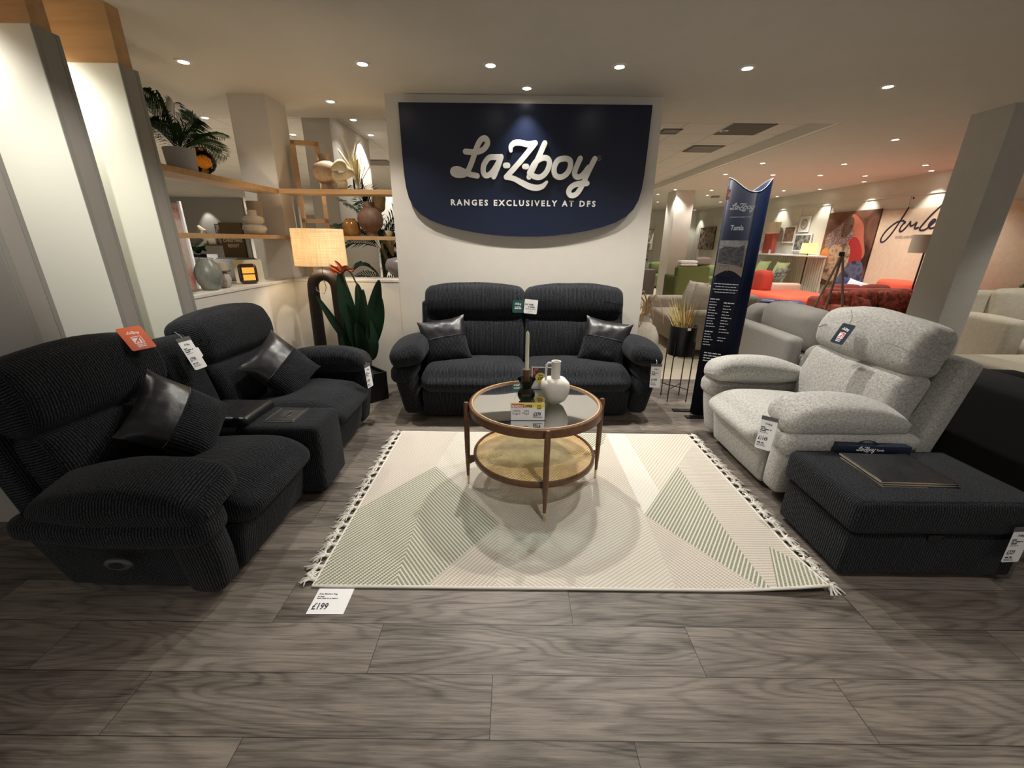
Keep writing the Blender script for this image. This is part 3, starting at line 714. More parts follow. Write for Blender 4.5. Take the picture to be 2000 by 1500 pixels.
for i in range(n):
    y = RY0+0.03+(RY1-RY0-0.06)*i/(n-1)
    tassel(RX0-0.004, y, -1, i, 0.5 if i == 0 else 0); tassel(RX1+0.004, y, 1, 100+i, -0.8 if i == 0 else 0)
card = thing('price_card', 'white floor price card reading £199 tucked under the rug edge', 'price card', (-0.772, 1.338, 0.0015), R(0.5))
obj('card', MB().box(-0.078, 0.078, -0.058, 0.075, 0, 0.0012), WHT, card)
zz = lines_mb([('Zola Medium Rug', 0.0125, -0.066, 0.040, 0.9, 0.0003), ('£199', 0.046, -0.068, -0.036, 0.72, 0.0012)], 0.0016); dash_words(zz, -0.066, 0.027, 0.035, 0.004, 1, 0.0016); dash_words(zz, -0.066, 0.018, 0.09, 0.004, 2, 0.0016)
obj('lettering', zz, INK, card, False)

# ================================================================ COFFEE TABLE
TX, TY = 0.143, 2.300
ct = thing('coffee_table', 'round walnut coffee table with smoked glass top and cane shelf', 'coffee table', (TX, TY, 0.011), R(-84))
obj('top_rim', MB().lathe([(0.398, 0.505), (0.402, 0.500), (0.402, 0.545), (0.398, 0.549), (0.384, 0.549), (0.381, 0.543), (0.381, 0.505), (0.385, 0.501), (0.398, 0.505)], 96), WAL, ct)
obj('rim_edge', MB().lathe([(0.380, 0.536), (0.386, 0.5515), (0.378, 0.5515), (0.374, 0.536)], 96), m_wood('pale wood edge', (0.55, 0.36, 0.18), (0.45, 0.28, 0.14)), ct)
SMK = m_glass('smoked glass', (0.50, 0.58, 0.58), 0.01, 1.22)
obj('glass_top', MB().lathe([(0.0001, 0.541), (0.380, 0.541), (0.380, 0.535), (0.0001, 0.535)], 96), SMK, ct)
obj('shelf_rim', MB().lathe([(0.377, 0.185), (0.381, 0.190), (0.381, 0.215), (0.377, 0.220), (0.366, 0.220), (0.363, 0.214), (0.363, 0.190), (0.366, 0.185), (0.377, 0.185)], 96), WAL, ct)
def m_cane():
    m = mat('woven cane', (0.80, 0.55, 0.28), 0.55); h = N(m); co = obco(h)
    sp = h.n('ShaderNodeSeparateXYZ', i_0=mapping(h, co, (1, 1, 1), (0, 0, R(39))))
    def fr(v):
        a = h.math('DIVIDE', v, 0.0145); f = h.math('SUBTRACT', a, h.math('FLOOR', a)); return h.math('ABSOLUTE', h.math('SUBTRACT', f, 0.5))
    d = h.math('SQRT', h.math('ADD', h.math('POWER', fr(sp.outputs[0]), 2.0), h.math('POWER', fr(sp.outputs[1]), 2.0)))
    hole = h.math('LESS_THAN', d, 0.30)
    n_ = noise_tex(h, co, 12, 4)
    h.color(h.ramp(n_, [(0.3, (0.72, 0.41, 0.15)), (0.7, (0.92, 0.62, 0.29))]))
    h.t.links.new(h.math('SUBTRACT', 1.0, hole), h.b.inputs['Alpha'])
    h.bump(d, 0.4, 0.003)
    return m
CANE = m_cane()
obj('cane_shelf', MB().lathe([(0.0001, 0.212), (0.365, 0.212), (0.365, 0.2095), (0.0001, 0.2095)], 64), CANE, ct, False)
for k in range(4):
    a = k*pi/2; M_ = Matrix.Rotation(a, 4, 'Z') @ Matrix.Translation((0.418, 0, 0))
    leg = obj('leg', MB().lathe([(0.009, 0.055), (0.0135, 0.16), (0.0165, 0.26), (0.0165, 0.548), (0.012, 0.556), (0.0001, 0.558)], 20, M=M_), WAL, ct)
    obj('ferrule', MB().lathe([(0.0001, 0.0), (0.0075, 0.0), (0.009, 0.056), (0.0085, 0.057)], 20, M=M_), BRASS, leg, label='brass foot tip')
    mb = MB().prism([(0.36, 0.165), (0.418, 0.135), (0.418, 0.195), (0.20, 0.195), (0.20, 0.183)], -0.009, 0.009, M=Matrix.Rotation(a, 4, 'Z') @ Matrix.Rotation(R(90), 4, 'X'))
    obj('bracket', mb, WAL, ct, False)
GZ = 0.011+0.541
# vase, holder, candle
SM2 = m_glass('smoked green glass', (0.33, 0.35, 0.30), 0.02)
t = thing('glass_vase_holder', 'smoked glass waisted vase with a wooden candle cup on the table', 'candle holder', (0.088, 2.335, GZ))
pr = [(0.0001, 0.004), (0.030, 0.002), (0.045, 0.012), (0.054, 0.032), (0.053, 0.052), (0.042, 0.070), (0.031, 0.080), (0.029, 0.084), (0.040, 0.108), (0.052, 0.134), (0.056, 0.140), (0.053, 0.141), (0.038, 0.108), (0.026, 0.084), (0.038, 0.070), (0.049, 0.050), (0.049, 0.034), (0.040, 0.018), (0.0001, 0.012)]
obj('glass_body', MB().lathe(pr, 40), SM2, t)
obj('wooden_cup', MB().lathe([(0.0001, 0.095), (0.013, 0.095), (0.017, 0.115), (0.024, 0.196), (0.023, 0.200), (0.013, 0.199), (0.012, 0.190), (0.0001, 0.190)], 24), WAL, t)
t = thing('candle', 'tall unlit ivory taper candle in the wooden cup', 'candle', (0.088, 2.335, GZ+0.190))
obj('wax', MB().lathe([(0.0001, 0), (0.0115, 0), (0.0108, 0.218), (0.009, 0.232), (0.003, 0.243), (0.0001, 0.244)], 20), mat('ivory wax', (0.78, 0.76, 0.60), 0.45), t)
obj('wick', MB().tube([(0, 0, 0.243), (0.001, 0, 0.252)], 0.001, 5), INK, t)
# jug
CER = m_speck('matt white ceramic', (0.70, 0.66, 0.59), (0.76, 0.73, 0.67), 9, 0.6, 0.03, 0.35, 0.7)
t = thing('jug_vase', 'white ceramic jug vase with a tall neck and loop handle', 'vase', (0.258, 2.295, GZ), R(8)); JS = Matrix.Scale(1.13, 4)
obj('body', MB().lathe([(0.0001, 0.0), (0.022, 0.002), (0.050, 0.024), (0.066, 0.055), (0.073, 0.095), (0.070, 0.120), (0.055, 0.137), (0.030, 0.143), (0.024, 0.145)], 40, sq=1.2, M=JS), CER, t)
obj('neck', MB().lathe([(0.024, 0.140), (0.0235, 0.228), (0.026, 0.234), (0.024, 0.236), (0.019, 0.232), (0.019, 0.15)], 32, M=JS), CER, t)
obj('handle', MB().tube([(-0.024, 0, 0.224), (-0.040, 0, 0.226), (-0.050, 0, 0.215), (-0.052, 0, 0.19), (-0.052, 0, 0.14), (-0.050, 0, 0.125)], 0.0065, 10).xf(JS), CER, t)
# sign holders
ACR = m_glass('clear acrylic', (0.93, 0.94, 0.94), 0.02)
t = thing('price_sign_stand', 'small white and yellow offer sign reading £379 at the table front edge', 'price sign', (0.088, 2.035, GZ), 0, rot=(R(-8), 0, R(1.5)))
obj('holder', MB().box(-0.097, 0.097, 0.0015, 0.004, 0, 0.104).box(-0.097, 0.097, 0.0, 0.04, 0.0, 0.002), ACR, t, False)
obj('card', MB().box(-0.092, 0.092, -0.001, 0.001, 0.003, 0.100), WHT, t, False)
UPR = Matrix.Rotation(R(90), 4, 'X')
YEL = mat('offer yellow', (0.85, 0.62, 0.10), 0.5); ORG = mat('offer red', (0.60, 0.10, 0.04), 0.5)
obj('yellow_band', MB().box(-0.092, 0.092, -0.0016, -0.001, 0.076, 0.100), YEL, t, False)
obj('red_block', MB().box(-0.088, -0.022, -0.002, -0.0016, 0.072, 0.094), ORG, t, False)
obj('badge', MB().lathe([(0.0001, 0.0022), (0.019, 0.0022), (0.019, 0.0015)], 24, M=Matrix.Translation((0.062, 0, 0.080)) @ UPR), mat('badge yellow', (0.80, 0.66, 0.12), 0.5), t)
obj('heading', lines_mb([('BUNDLE', 0.020, -0.086, 0.0745, 0.78, 0.0008)], 0.0023).xf(UPR), WHT, t, False)
L_ = lines_mb([('OFFER', 0.020, -0.020, 0.0745, 0.78, 0.0008), ('£379', 0.030, 0.030, 0.026, 0.68, 0.001), ('+', 0.014, -0.030, 0.040, 1, 0.0005)], 0.0024); [dash_words(L_, 0.062, 0.084-0.008*q_, 0.022, 0.004, q_, 0.0026, 'CENTER') for q_ in range(3)]; dash_words(L_, 0.028, 0.018, 0.05, 0.0035, 3, 0.0024)
for (cx, w) in ((-0.062, 0.019), (-0.008, 0.012)):
    L_.stroke([(cx-w, .056), (cx, .060), (cx+w, .056), (cx, .052), (cx-w, .056)], 0.0014, 0.002, 0.0024); L_.stroke([(cx-w, .040), (cx, .037), (cx+w, .040)], 0.002, 0.002, 0.0024)
    for q in (-1, 0, 1): L_.stroke([(cx+q*w, .054-abs(q)*0), (cx+q*w, .036-(0.006 if q == 0 else 0))], 0.0014, 0.002, 0.0024)
obj('lettering', L_.xf(UPR), INK, t, False)
t = thing('price_sign_stand', 'photo sign with a yellow £30 disc standing behind the vases', 'price sign', (0.205, 2.53, GZ), 0, rot=(R(-8), 0, R(-2)))
obj('holder', MB().box(-0.082, 0.082, 0.0015, 0.004, 0, 0.155).box(-0.082, 0.082, 0.0, 0.04, 0.0, 0.002), ACR, t, False)
obj('card', MB().box(-0.078, 0.078, -0.001, 0.001, 0.003, 0.152), WHT, t, False)
mb = MB().box(-0.070, 0.074, -0.0016, -0.001, 0.07, 0.146)
obj('photo', mb, mat('dark sofa photo', (0.05, 0.045, 0.05), 0.4), t, False)
mb = MB().box(-0.060, -0.035, -0.0022, -0.0016, 0.128, 0.143).box(-0.066, -0.054, -0.0022, -0.0016, 0.10, 0.128); obj('photo_accent', mb, mat('coral print', (0.6, 0.12, 0.09), 0.4), t, False)
obj('badge', MB().lathe([(0.0001, 0.0026), (0.036, 0.0026), (0.036, 0.001)], 28, M=Matrix.Translation((-0.018, 0, 0.078)) @ UPR), mat('badge yellow', (0.80, 0.66, 0.12), 0.5), t)
obj('lettering', lines_mb([('Save', 0.017, -0.018, 0.092, 0.9, 0.0005, 'CENTER'), ('£30', 0.030, -0.018, 0.066, 0.8, 0.001, 'CENTER')], 0.003).xf(UPR), INK, t, False)

# ================================================================ NAVY SIGN
t = thing('wall_sign', 'large navy shield-shaped board with white script lettering on the back wall', 'sign', (0.088, 4.128, 0))
hw = 1.095
half = [(0, 1.518), (0.15, 1.520), (0.30, 1.530), (0.45, 1.548), (0.60, 1.574), (0.75, 1.610), (0.87, 1.652), (0.96, 1.705), (1.02, 1.765), (1.058, 1.84), (1.078, 1.93), (1.088, 2.05), (1.093, 2.25), (1.095, 2.594)]
poly = half+[(-x, z) for x, z in reversed(half[1:])]
obj('board', MB().prism(poly, 0.0, 0.022, M=UPR), NAVY, t, False)
obj('batten', MB().box(-0.9, 0.9, 0.0, 0.036, 2.3, 2.5).box(-0.6, 0.6, 0.0, 0.036, 1.7, 1.85), mat('backing', (0.3, 0.28, 0.25), 0.8), t, False)
mb = logo_strokes(MB(), -0.008, 2.105, 0.00132, 0.012, 0.022, wscale=0.97, yk=0.90); mb.xf(UPR)
obj('script_lettering', mb, LOGO, t, False)
mb = lines_mb([('RANGES EXCLUSIVELY AT DFS', 0.068, -0.005, 1.785, 1.06, 0.0022, 'CENTER', 0, 1.42)], 0.0)
mb.fn(lambda x, y, z: (x, y, 0.0245)); mb.xf(UPR)
obj('caption', mb, LOGO, t, False)
mb = lines_mb([('R', 0.022, 0.668, 2.175, 1, 0, 'CENTER')], 0.0235); mb.tube([(0.668+0.018*cos(a*pi/10), 2.183+0.018*sin(a*pi/10), 0.0235) for a in range(20)], 0.0016, 4, closed=True)
obj('registered_mark', mb.xf(UPR), mat('grey mark', (0.35, 0.36, 0.38), 0.5), t, False)
# ================================================================ SHELVES AND DISPLAY
def shelf(name_label, x0, x1, y0, y1, z0, z1):
    o = obj('display_shelf', MB().box(x0, x1, y0, y1, z0, z1, 0.002), OAK, None, False); tag(o, name_label, 'shelf', 'light oak display shelves')
OAKY = m_wood('light oak along depth', (0.50, 0.31, 0.15), (0.38, 0.22, 0.10), rot=(0, 0, R(90)))
o = obj('display_shelf', MB().box(-2.42, -2.205, 2.84, 4.198, 1.873, 1.912, 0.002), OAKY, None, False); tag(o, 'light oak shelf holding the palm pot, running back to the pillar', 'shelf', 'light oak display shelves')
o = obj('display_shelf', MB().box(-2.42, -2.205, 2.84, 4.198, 1.472, 1.506, 0.002), OAKY, None, False); tag(o, 'light oak shelf holding the stacked pebble vase', 'shelf', 'light oak display shelves')
shelf('light oak shelf holding the tan vase, left of the navy sign', -2.198, -1.142, 4.17, 4.40, 1.875, 1.915)
shelf('light oak shelf holding the amber pot and brown vase', -2.198, -1.142, 4.17, 4.40, 1.470, 1.505)
# palm fronds
def frond(mb, base, tip, sag, ln, n=22, droop=0.5, wid=0.006, rnd=None, roll=0.0):
    base = Vector(base); tip = Vector(tip); P = []
    for i in range(n+1):
        q = i/n; p = base.lerp(tip, q)+Vector((0, 0, sag*4*q*(1-q))); P.append(p)
    mb.tube(P[::2]+[P[-1]] if n % 2 else P[::2], 0.0022, 4)
    up = Vector((sin(roll), cos(roll)*0.3, 1)).normalized()
    for i in range(3, n+1):
        q = i/n; d = (P[i]-P[i-1]).normalized(); side = d.cross(up).normalized()
        for s in (-1, 1):
            L = ln*(sin(pi*min(1, (q*0.85+0.12)))**0.6)*(rnd.uniform(.85, 1.1) if rnd else 1)
            e = (side*s+d*0.95).normalized()
            a = P[i]; b = a+e*L*0.55+Vector((0, 0, 0.06*L)); c = a+e*L+Vector((0, 0, -droop*L*0.5))
            w = e.cross(Vector((0, 0, 1))); w = (w.normalized() if w.length > 1e-3 else Vector((1, 0, 0)))*wid+Vector((0, 0, wid*0.5))
            mb.add([a-w*.4, a+w*.4, b+w, b-w, c], [(0, 1, 2, 3), (3, 2, 4)])
def palm(parent, base, tips, ln, n=20, sag=0.03, wid=0.006, m_=None, seed=1, name='frond'):
    rnd = random.Random(seed)
    for k, tp in enumerate(tips):
        mb = MB(); frond(mb, base, tp, sag, ln, n, 0.4, wid, rnd, k*0.7)
        obj(name, mb, m_ or PALM, parent)
def m_geo():
    m = mat('geometric grey pot', (0.42, 0.41, 0.40), 0.7); h = N(m); sp = h.n('ShaderNodeSeparateXYZ', i_0=uvco(h))
    co = obco(h); s2 = h.n('ShaderNodeSeparateXYZ', i_0=co)
    ang = h.math('MULTIPLY', sp.outputs[0], 4.0); a = h.math('ABSOLUTE', h.math('SUBTRACT', h.math('SUBTRACT', ang, h.math('FLOOR', ang)), 0.5))
    zz = h.math('DIVIDE', s2.outputs[2], 0.135); b = h.math('ABSOLUTE', h.math('SUBTRACT', zz, 0.5))
    s = h.math('SINE', h.math('MULTIPLY', h.math('ADD', a, b), 70.0))
    f = h.math('GREATER_THAN', s, 0.0); h.color(h.mix(f, (0.27, 0.26, 0.25), (0.48, 0.46, 0.44))); h.bump(f, 0.3, 0.002)
    return m
t = thing('potted_palm', 'small palm in a grey patterned pot on the upper left shelf', 'potted plant', (-2.30, 3.155, 1.912)); t.scale = (0.93, 0.93, 1)
obj('pot', MB().lathe([(0.0001, 0), (0.088, 0.0), (0.092, 0.006), (0.100, 0.135), (0.094, 0.138), (0.090, 0.12), (0.0001, 0.12)], 40), m_geo(), t)
rnd = random.Random(3)
tips = [(-0.03, -0.16, 0.43), (-0.02, -0.05, 0.44), (0.0, 0.06, 0.42), (0.02, 0.22, 0.37), (0.03, 0.33, 0.28), (0.03, 0.52, 0.30), (0.06, 0.44, 0.16), (-0.03, -0.24, 0.35), (0.0, -0.28, 0.22), (0.10, -0.20, 0.24), (0.13, 0.06, 0.27), (0.09, 0.16, 0.34), (-0.13, 0.10, 0.30), (-0.16, -0.10, 0.26), (0.12, 0.30, 0.18), (-0.1, 0.3, 0.3)]
palm(t, (0, 0, 0.11), tips, 0.15, 28, 0.05, 0.0042, seed=5)
AMB = m_glass('amber glass', (0.99, 0.76, 0.36), 0.03)
t = thing('glass_vase', 'round amber glass vase behind the palm pot', 'vase', (-2.30, 3.375, 1.912)); t.scale = (0.8, 0.8, 0.85)
obj('glass_body', MB().lathe([(0.0001, 0.006), (0.040, 0.0), (0.045, 0.008), (0.040, 0.022), (0.075, 0.045), (0.100, 0.085), (0.102, 0.125), (0.080, 0.165), (0.045, 0.185), (0.040, 0.20), (0.048, 0.212), (0.044, 0.21), (0.036, 0.198), (0.042, 0.182), (0.076, 0.161), (0.097, 0.122), (0.095, 0.088), (0.070, 0.05), (0.03, 0.03), (0.0001, 0.028)], 40), AMB, t)
PEB = m_speck('cream stone ceramic', (0.60, 0.53, 0.42), (0.68, 0.61, 0.50), 30, 0.8, 0.1)
t = thing('pebble_vase', 'cream vase of two stacked pebble rings on the middle left shelf', 'vase', (-2.30, 3.86, 1.506), R(33)); t.scale = (0.76, 0.76, 0.86)
obj('lower_pebble', MB().lathe([(0.0001, 0), (0.05, 0.0), (0.10, 0.014), (0.128, 0.05), (0.118, 0.082), (0.07, 0.10), (0.0001, 0.104)], 40, M=Matrix.Scale(0.55, 4, (0, 1, 0))), PEB, t)
obj('upper_pebble', MB().lathe([(0.0001, 0.085), (0.05, 0.09), (0.095, 0.11), (0.118, 0.142), (0.10, 0.172), (0.05, 0.186), (0.038, 0.189)], 40, M=Matrix.Scale(0.55, 4, (0, 1, 0))), PEB, t)
obj('neck', MB().lathe([(0.050, 0.183), (0.046, 0.19), (0.048, 0.232), (0.050, 0.236), (0.044, 0.236), (0.042, 0.2)], 32, M=Matrix.Scale(0.7, 4, (0, 1, 0))), PEB, t)
t = thing('tall_vase', 'taupe straight-sided vase standing behind the stacked pebble vase', 'vase', (-2.36, 4.02, 1.506)); t.scale = (0.85, 0.85, 1)
obj('body', MB().lathe([(0.0001, 0.0), (0.060, 0.0), (0.064, 0.006), (0.078, 0.28), (0.076, 0.285), (0.070, 0.28), (0.058, 0.02), (0.0001, 0.02)], 36), mat('taupe gloss ceramic', (0.33, 0.27, 0.21), 0.3), t)
SAGE = m_speck('sage grey ceramic', (0.17, 0.18, 0.15), (0.23, 0.235, 0.20), 14, 0.35, 0.05)
t = thing('ceramic_vase', 'large sage grey teardrop vase on the left sill', 'vase', (-2.30, 3.165, 1.100)); t.scale = (0.78, 0.78, 0.93)
obj('body', MB().lathe([(0.0001, 0.0), (0.058, 0.0), (0.074, 0.014), (0.105, 0.065), (0.117, 0.115), (0.108, 0.165), (0.080, 0.212), (0.062, 0.232), (0.058, 0.238), (0.056, 0.232), (0.07, 0.21), (0.0001, 0.20)], 44), SAGE, t)
STN = m_speck('textured stoneware', (0.36, 0.32, 0.27), (0.50, 0.45, 0.38), 70, 0.8, 0.4)
t = thing('candle_holder', 'textured stoneware pillar holder on an egg-shaped foot, on the left sill', 'candle holder', (-2.30, 3.325, 1.100)); t.scale = (0.82, 0.82, 1)
obj('egg_base', MB().lathe([(0.0001, 0), (0.030, 0.0), (0.044, 0.012), (0.060, 0.05), (0.060, 0.075), (0.048, 0.105), (0.030, 0.12), (0.026, 0.125)], 32), STN, t)
obj('tray', MB().lathe([(0.0001, 0.122), (0.066, 0.126), (0.070, 0.130), (0.068, 0.134), (0.0001, 0.132)], 32), mat('dark stoneware', (0.12, 0.10, 0.085), 0.6), t)
obj('pillar', MB().lathe([(0.0001, 0.132), (0.052, 0.132), (0.054, 0.14), (0.054, 0.190), (0.050, 0.194), (0.0001, 0.194)], 32), mat('tan pillar wax', (0.50, 0.41, 0.30), 0.7), t)
t = thing('glass_lantern', 'amber and brown glass lantern block glowing on the left sill', 'lantern', (-2.30, 3.64, 1.100), R(40)); t.scale = (0.92, 0.92, 0.95)
obj('glass_block', MB().soft((0.155, 0.07, 0.178), 0.052, (0, 0.004, 0), (0, 0, 0.089), 6, 5), mat('brown glass', (0.035, 0.016, 0.008), 0.08, coat=1), t)
AMG = mat('lit amber panel', (0.85, 0.40, 0.06), 0.3, emit=(1.0, 0.42, 0.06), estr=0.4)
for z0 in (0.034, 0.096):
    mb = MB().soft((0.098, 0.004, 0.050), 0.0019, (0, 0, 0), (0, -0.0385, z0+0.025), 2, 1).soft((0.098, 0.004, 0.050), 0.0019, (0, 0, 0), (0, 0.0385, z0+0.025), 2, 1)
    obj('amber_pane', mb, AMG, t, False)
t = thing('display_block', 'square cream display card standing behind the amber lantern', 'display card', (-2.37, 3.77, 1.100), R(40))
obj('panel', MB().box(-0.11, 0.11, -0.008, 0.008, 0, 0.195, 0.003), mat('cream card', (0.80, 0.76, 0.58), 0.6), t)
# back shelf items
TAN = m_speck('tan terracotta', (0.33, 0.22, 0.13), (0.42, 0.29, 0.18), 22, 0.75, 0.15)
t = thing('clay_vase', 'round tan clay vase with a short neck on the upper back shelf', 'vase', (-1.785, 4.29, 1.915))
obj('body', MB().lathe([(0.0001, 0), (0.052, 0.0), (0.056, 0.006), (0.048, 0.05), (0.058, 0.062), (0.095, 0.095), (0.115, 0.15), (0.104, 0.205), (0.07, 0.242), (0.046, 0.252), (0.044, 0.262), (0.052, 0.300), (0.054, 0.306), (0.046, 0.305), (0.04, 0.27), (0.0001, 0.26)], 44), TAN, t)
t = thing('sculpture', 'sandy cloud-shaped ring ornament beside the tan clay vase', 'ornament', (-1.63, 4.235, 1.915), R(-6))
def blob_ring():
    bm = bmesh.new(); n = 40; m = 14; mb = MB(); V = []; Fs = []
    for i in range(n):
        a = 2*pi*i/n; rr = 0.072*(1+0.13*cos(4*a+0.6)); cx = 0.0+rr*cos(a)*1.15; cz = 0.155+rr*0.72*sin(a)
        for k in range(m):
            b = 2*pi*k/m; q = 0.042+0.006*cos(4*a+0.6)
            V.append((cx+q*cos(b)*cos(a)*0.95, q*0.62*sin(b), cz+q*cos(b)*sin(a)))
    for i in range(n):
        for k in range(m): Fs.append((i*m+k, ((i+1) % n)*m+k, ((i+1) % n)*m+(k+1) % m, i*m+(k+1) % m))
    bm.free(); return mb.add(V, Fs)
SND = m_speck('sand ceramic', (0.52, 0.42, 0.25), (0.60, 0.50, 0.32), 60, 0.85, 0.2)
obj('ring', blob_ring(), SND, t)
obj('foot', MB().soft((0.10, 0.055, 0.09), 0.03, (0, 0, 0), (0.01, 0, 0.045), 5, 4), SND, t)
t = thing('dried_grass_vase', 'glass of pale dried grasses and plumes behind the cloud ornament', 'dried flowers', (-1.50, 4.32, 1.915))
obj('glass_pot', MB().lathe([(0.0001, 0.0), (0.036, 0.0), (0.045, 0.03), (0.045, 0.10), (0.040, 0.11)], 28), ACR, t)
DRY = mat('pale dried straw', (0.72, 0.62, 0.32), 0.8); rnd = random.Random(9)
for k in range(34):
    a = rnd.uniform(0, 2*pi); sp_ = rnd.uniform(0.02, 0.13); hgt = rnd.uniform(0.20, 0.34)
    obj('stem', MB().tube([(0, 0, 0.02), (cos(a)*sp_*.4, sin(a)*sp_*.3, hgt*.5), (cos(a)*sp_, sin(a)*sp_*.5, hgt)], [0.0015, 0.003, 0.004], 4), DRY, t)
for k, P in enumerate([[(0, 0, .1), (-.05, 0, .28), (-.085, 0, .42), (-.095, 0, .47)], [(0, 0, .1), (-.01, 0, .30), (.02, 0, .40), (.07, 0, .44)], [(0, 0, .1), (-.07, 0, .22), (-.14, 0, .33), (-.16, 0, .36)]]):
    obj('plume', MB().tube(P, [0.003, 0.012, 0.011, 0.003], 8), mat('pale plume', (0.72, 0.66, 0.48), 0.9), t)
t = thing('glazed_pot', 'amber-brown glazed squat pot on the lower back shelf', 'pot', (-1.595, 4.27, 1.505))
obj('body', MB().lathe([(0.0001, 0), (0.066, 0.0), (0.076, 0.012), (0.083, 0.05), (0.082, 0.09), (0.070, 0.128), (0.052, 0.148), (0.046, 0.150), (0.048, 0.160), (0.044, 0.162), (0.040, 0.15), (0.0001, 0.14)], 40), m_speck('amber glaze', (0.17, 0.075, 0.018), (0.24, 0.12, 0.03), 18, 0.12, 0.05), t)
t = thing('clay_vase', 'dark brown round clay vase with neck on the lower back shelf', 'vase', (-1.405, 4.29, 1.505))
obj('body', MB().lathe([(0.0001, 0), (0.052, 0.0), (0.055, 0.008), (0.050, 0.04), (0.072, 0.058), (0.110, 0.10), (0.123, 0.155), (0.112, 0.21), (0.078, 0.252), (0.050, 0.262), (0.048, 0.305), (0.053, 0.312), (0.046, 0.312), (0.042, 0.27), (0.0001, 0.26)], 48), m_speck('dark brown clay', (0.12, 0.065, 0.04), (0.165, 0.095, 0.06), 14, 0.6, 0.1), t)
# items on / behind the back sill
t = thing('large_palm', 'tall dark palm behind the back shelves', 'potted plant', (-1.52, 4.95, 0))
obj('pot', MB().lathe([(0.0001, 0), (0.13, 0), (0.16, 0.02), (0.18, 0.35), (0.17, 0.36), (0.16, 0.33), (0.0001, 0.33)], 30), PLA, t)
obj('trunk', MB().tube([(0, 0, 0.3), (0.01, 0, 0.8), (0.0, 0, 1.38)], [0.03, 0.025, 0.02], 10), mat('palm trunk', (0.12, 0.09, 0.05), 0.9), t)
tips = []
for k in range(17):
    a = k*2.399; r_ = 0.42+0.12*sin(k*1.7); tips.append((cos(a)*r_*1.15, sin(a)*r_*0.55, 1.15+0.62*cos(k*0.9)*0.6+0.22))
palm(t, (0, 0, 1.36), [(a_, b_, c_+0.27) for a_, b_, c_ in tips], 0.26, 24, 0.10, 0.008, LEAFM, 11)
palm(t, (0, 0, 0.95), [(0.35, -.1, 0.9), (-0.3, -.1, 1.15), (0.12, -.25, 1.25), (0.45, .1, 1.15), (-0.45, 0, 0.95)], 0.22, 18, 0.12, 0.008, LEAFM, 12)
obj('seed_head', MB().soft((0.13, 0.12, 0.30), 0.06, (0, 0, 0), (0.10, -0.10, 1.42), 6, 4, wr=0.02), m_speck('tan seed head', (0.30, 0.20, 0.09), (0.50, 0.36, 0.18), 60, 0.9, 0.8), t)
obj('seed_head', MB().soft((0.14, 0.12, 0.18), 0.06, (0, 0, 0), (0.03, -0.05, 1.86), 6, 4, wr=0.02), m_speck('tan seed head', (0.30, 0.20, 0.09), (0.50, 0.36, 0.18), 60, 0.9, 0.8), t)
t = thing('spotlight_lamp', 'grey bell-shaped lamp head tilted beyond the back sill', 'lamp', (-1.33, 4.60, 0))
obj('shade', MB().lathe([(0.045, -0.10), (0.055, -0.095), (0.09, -0.03), (0.12, 0.06), (0.12, 0.11), (0.085, 0.155), (0.0001, 0.165)], 32, M=Matrix.Translation((0.05, 0, 1.20)) @ Matrix.Rotation(R(105), 4, 'Y')), mat('grey enamel', (0.24, 0.22, 0.22), 0.3), t)
obj('stem', MB().tube([(-0.03, 0, 1.20), (-0.10, 0, 1.0), (-0.10, 0, 0.02)], 0.010, 8), METB, t)
obj('base', MB().lathe([(0.0001, 0), (0.13, 0), (0.13, 0.015), (0.0001, 0.02)], 28), METB, t)
t = thing('oak_ladder_frame', 'tall open oak ladder frame standing behind the corner shelf', 'frame', (-2.05, 4.48, 0), R(18))
for x in (-0.09, 0.125): obj('upright', MB().box(x-0.018, x+0.018, -0.03, 0.03, 0, 2.36), OAKV, t, False)
for z in (2.36, 1.66, 0.95, 0.2): obj('rail', MB().box(-0.108, 0.143, -0.03, 0.03, z-0.03, z+0.006), OAK, t, False)
# socket
t = thing('wall_socket', 'white double wall socket low behind the floor lamp', 'socket', (-1.715, 4.168, 0.545))
obj('plate', MB().box(-0.073, 0.073, -0.010, 0, -0.043, 0.043, 0.004), mat('socket white', (0.75, 0.74, 0.70), 0.35), t)
for s_ in (-1, 1):
    mb = MB()
    for (x, z, w, h_) in ((0, 0.012, .004, .008), (-.011, -.012, .007, .004), (.011, -.012, .007, .004)): mb.box(s_*0.035+x-w/2, s_*0.035+x+w/2, -0.0115, -0.0095, z-h_/2, z+h_/2)
    obj('pin_holes', mb, INK, t, False)
    obj('rocker', MB().box(s_*0.012-0.006, s_*0.012+0.006, -0.014, -0.010, 0.018, 0.034, 0.002), mat('socket white', (0.75, 0.74, 0.70), 0.35), t)

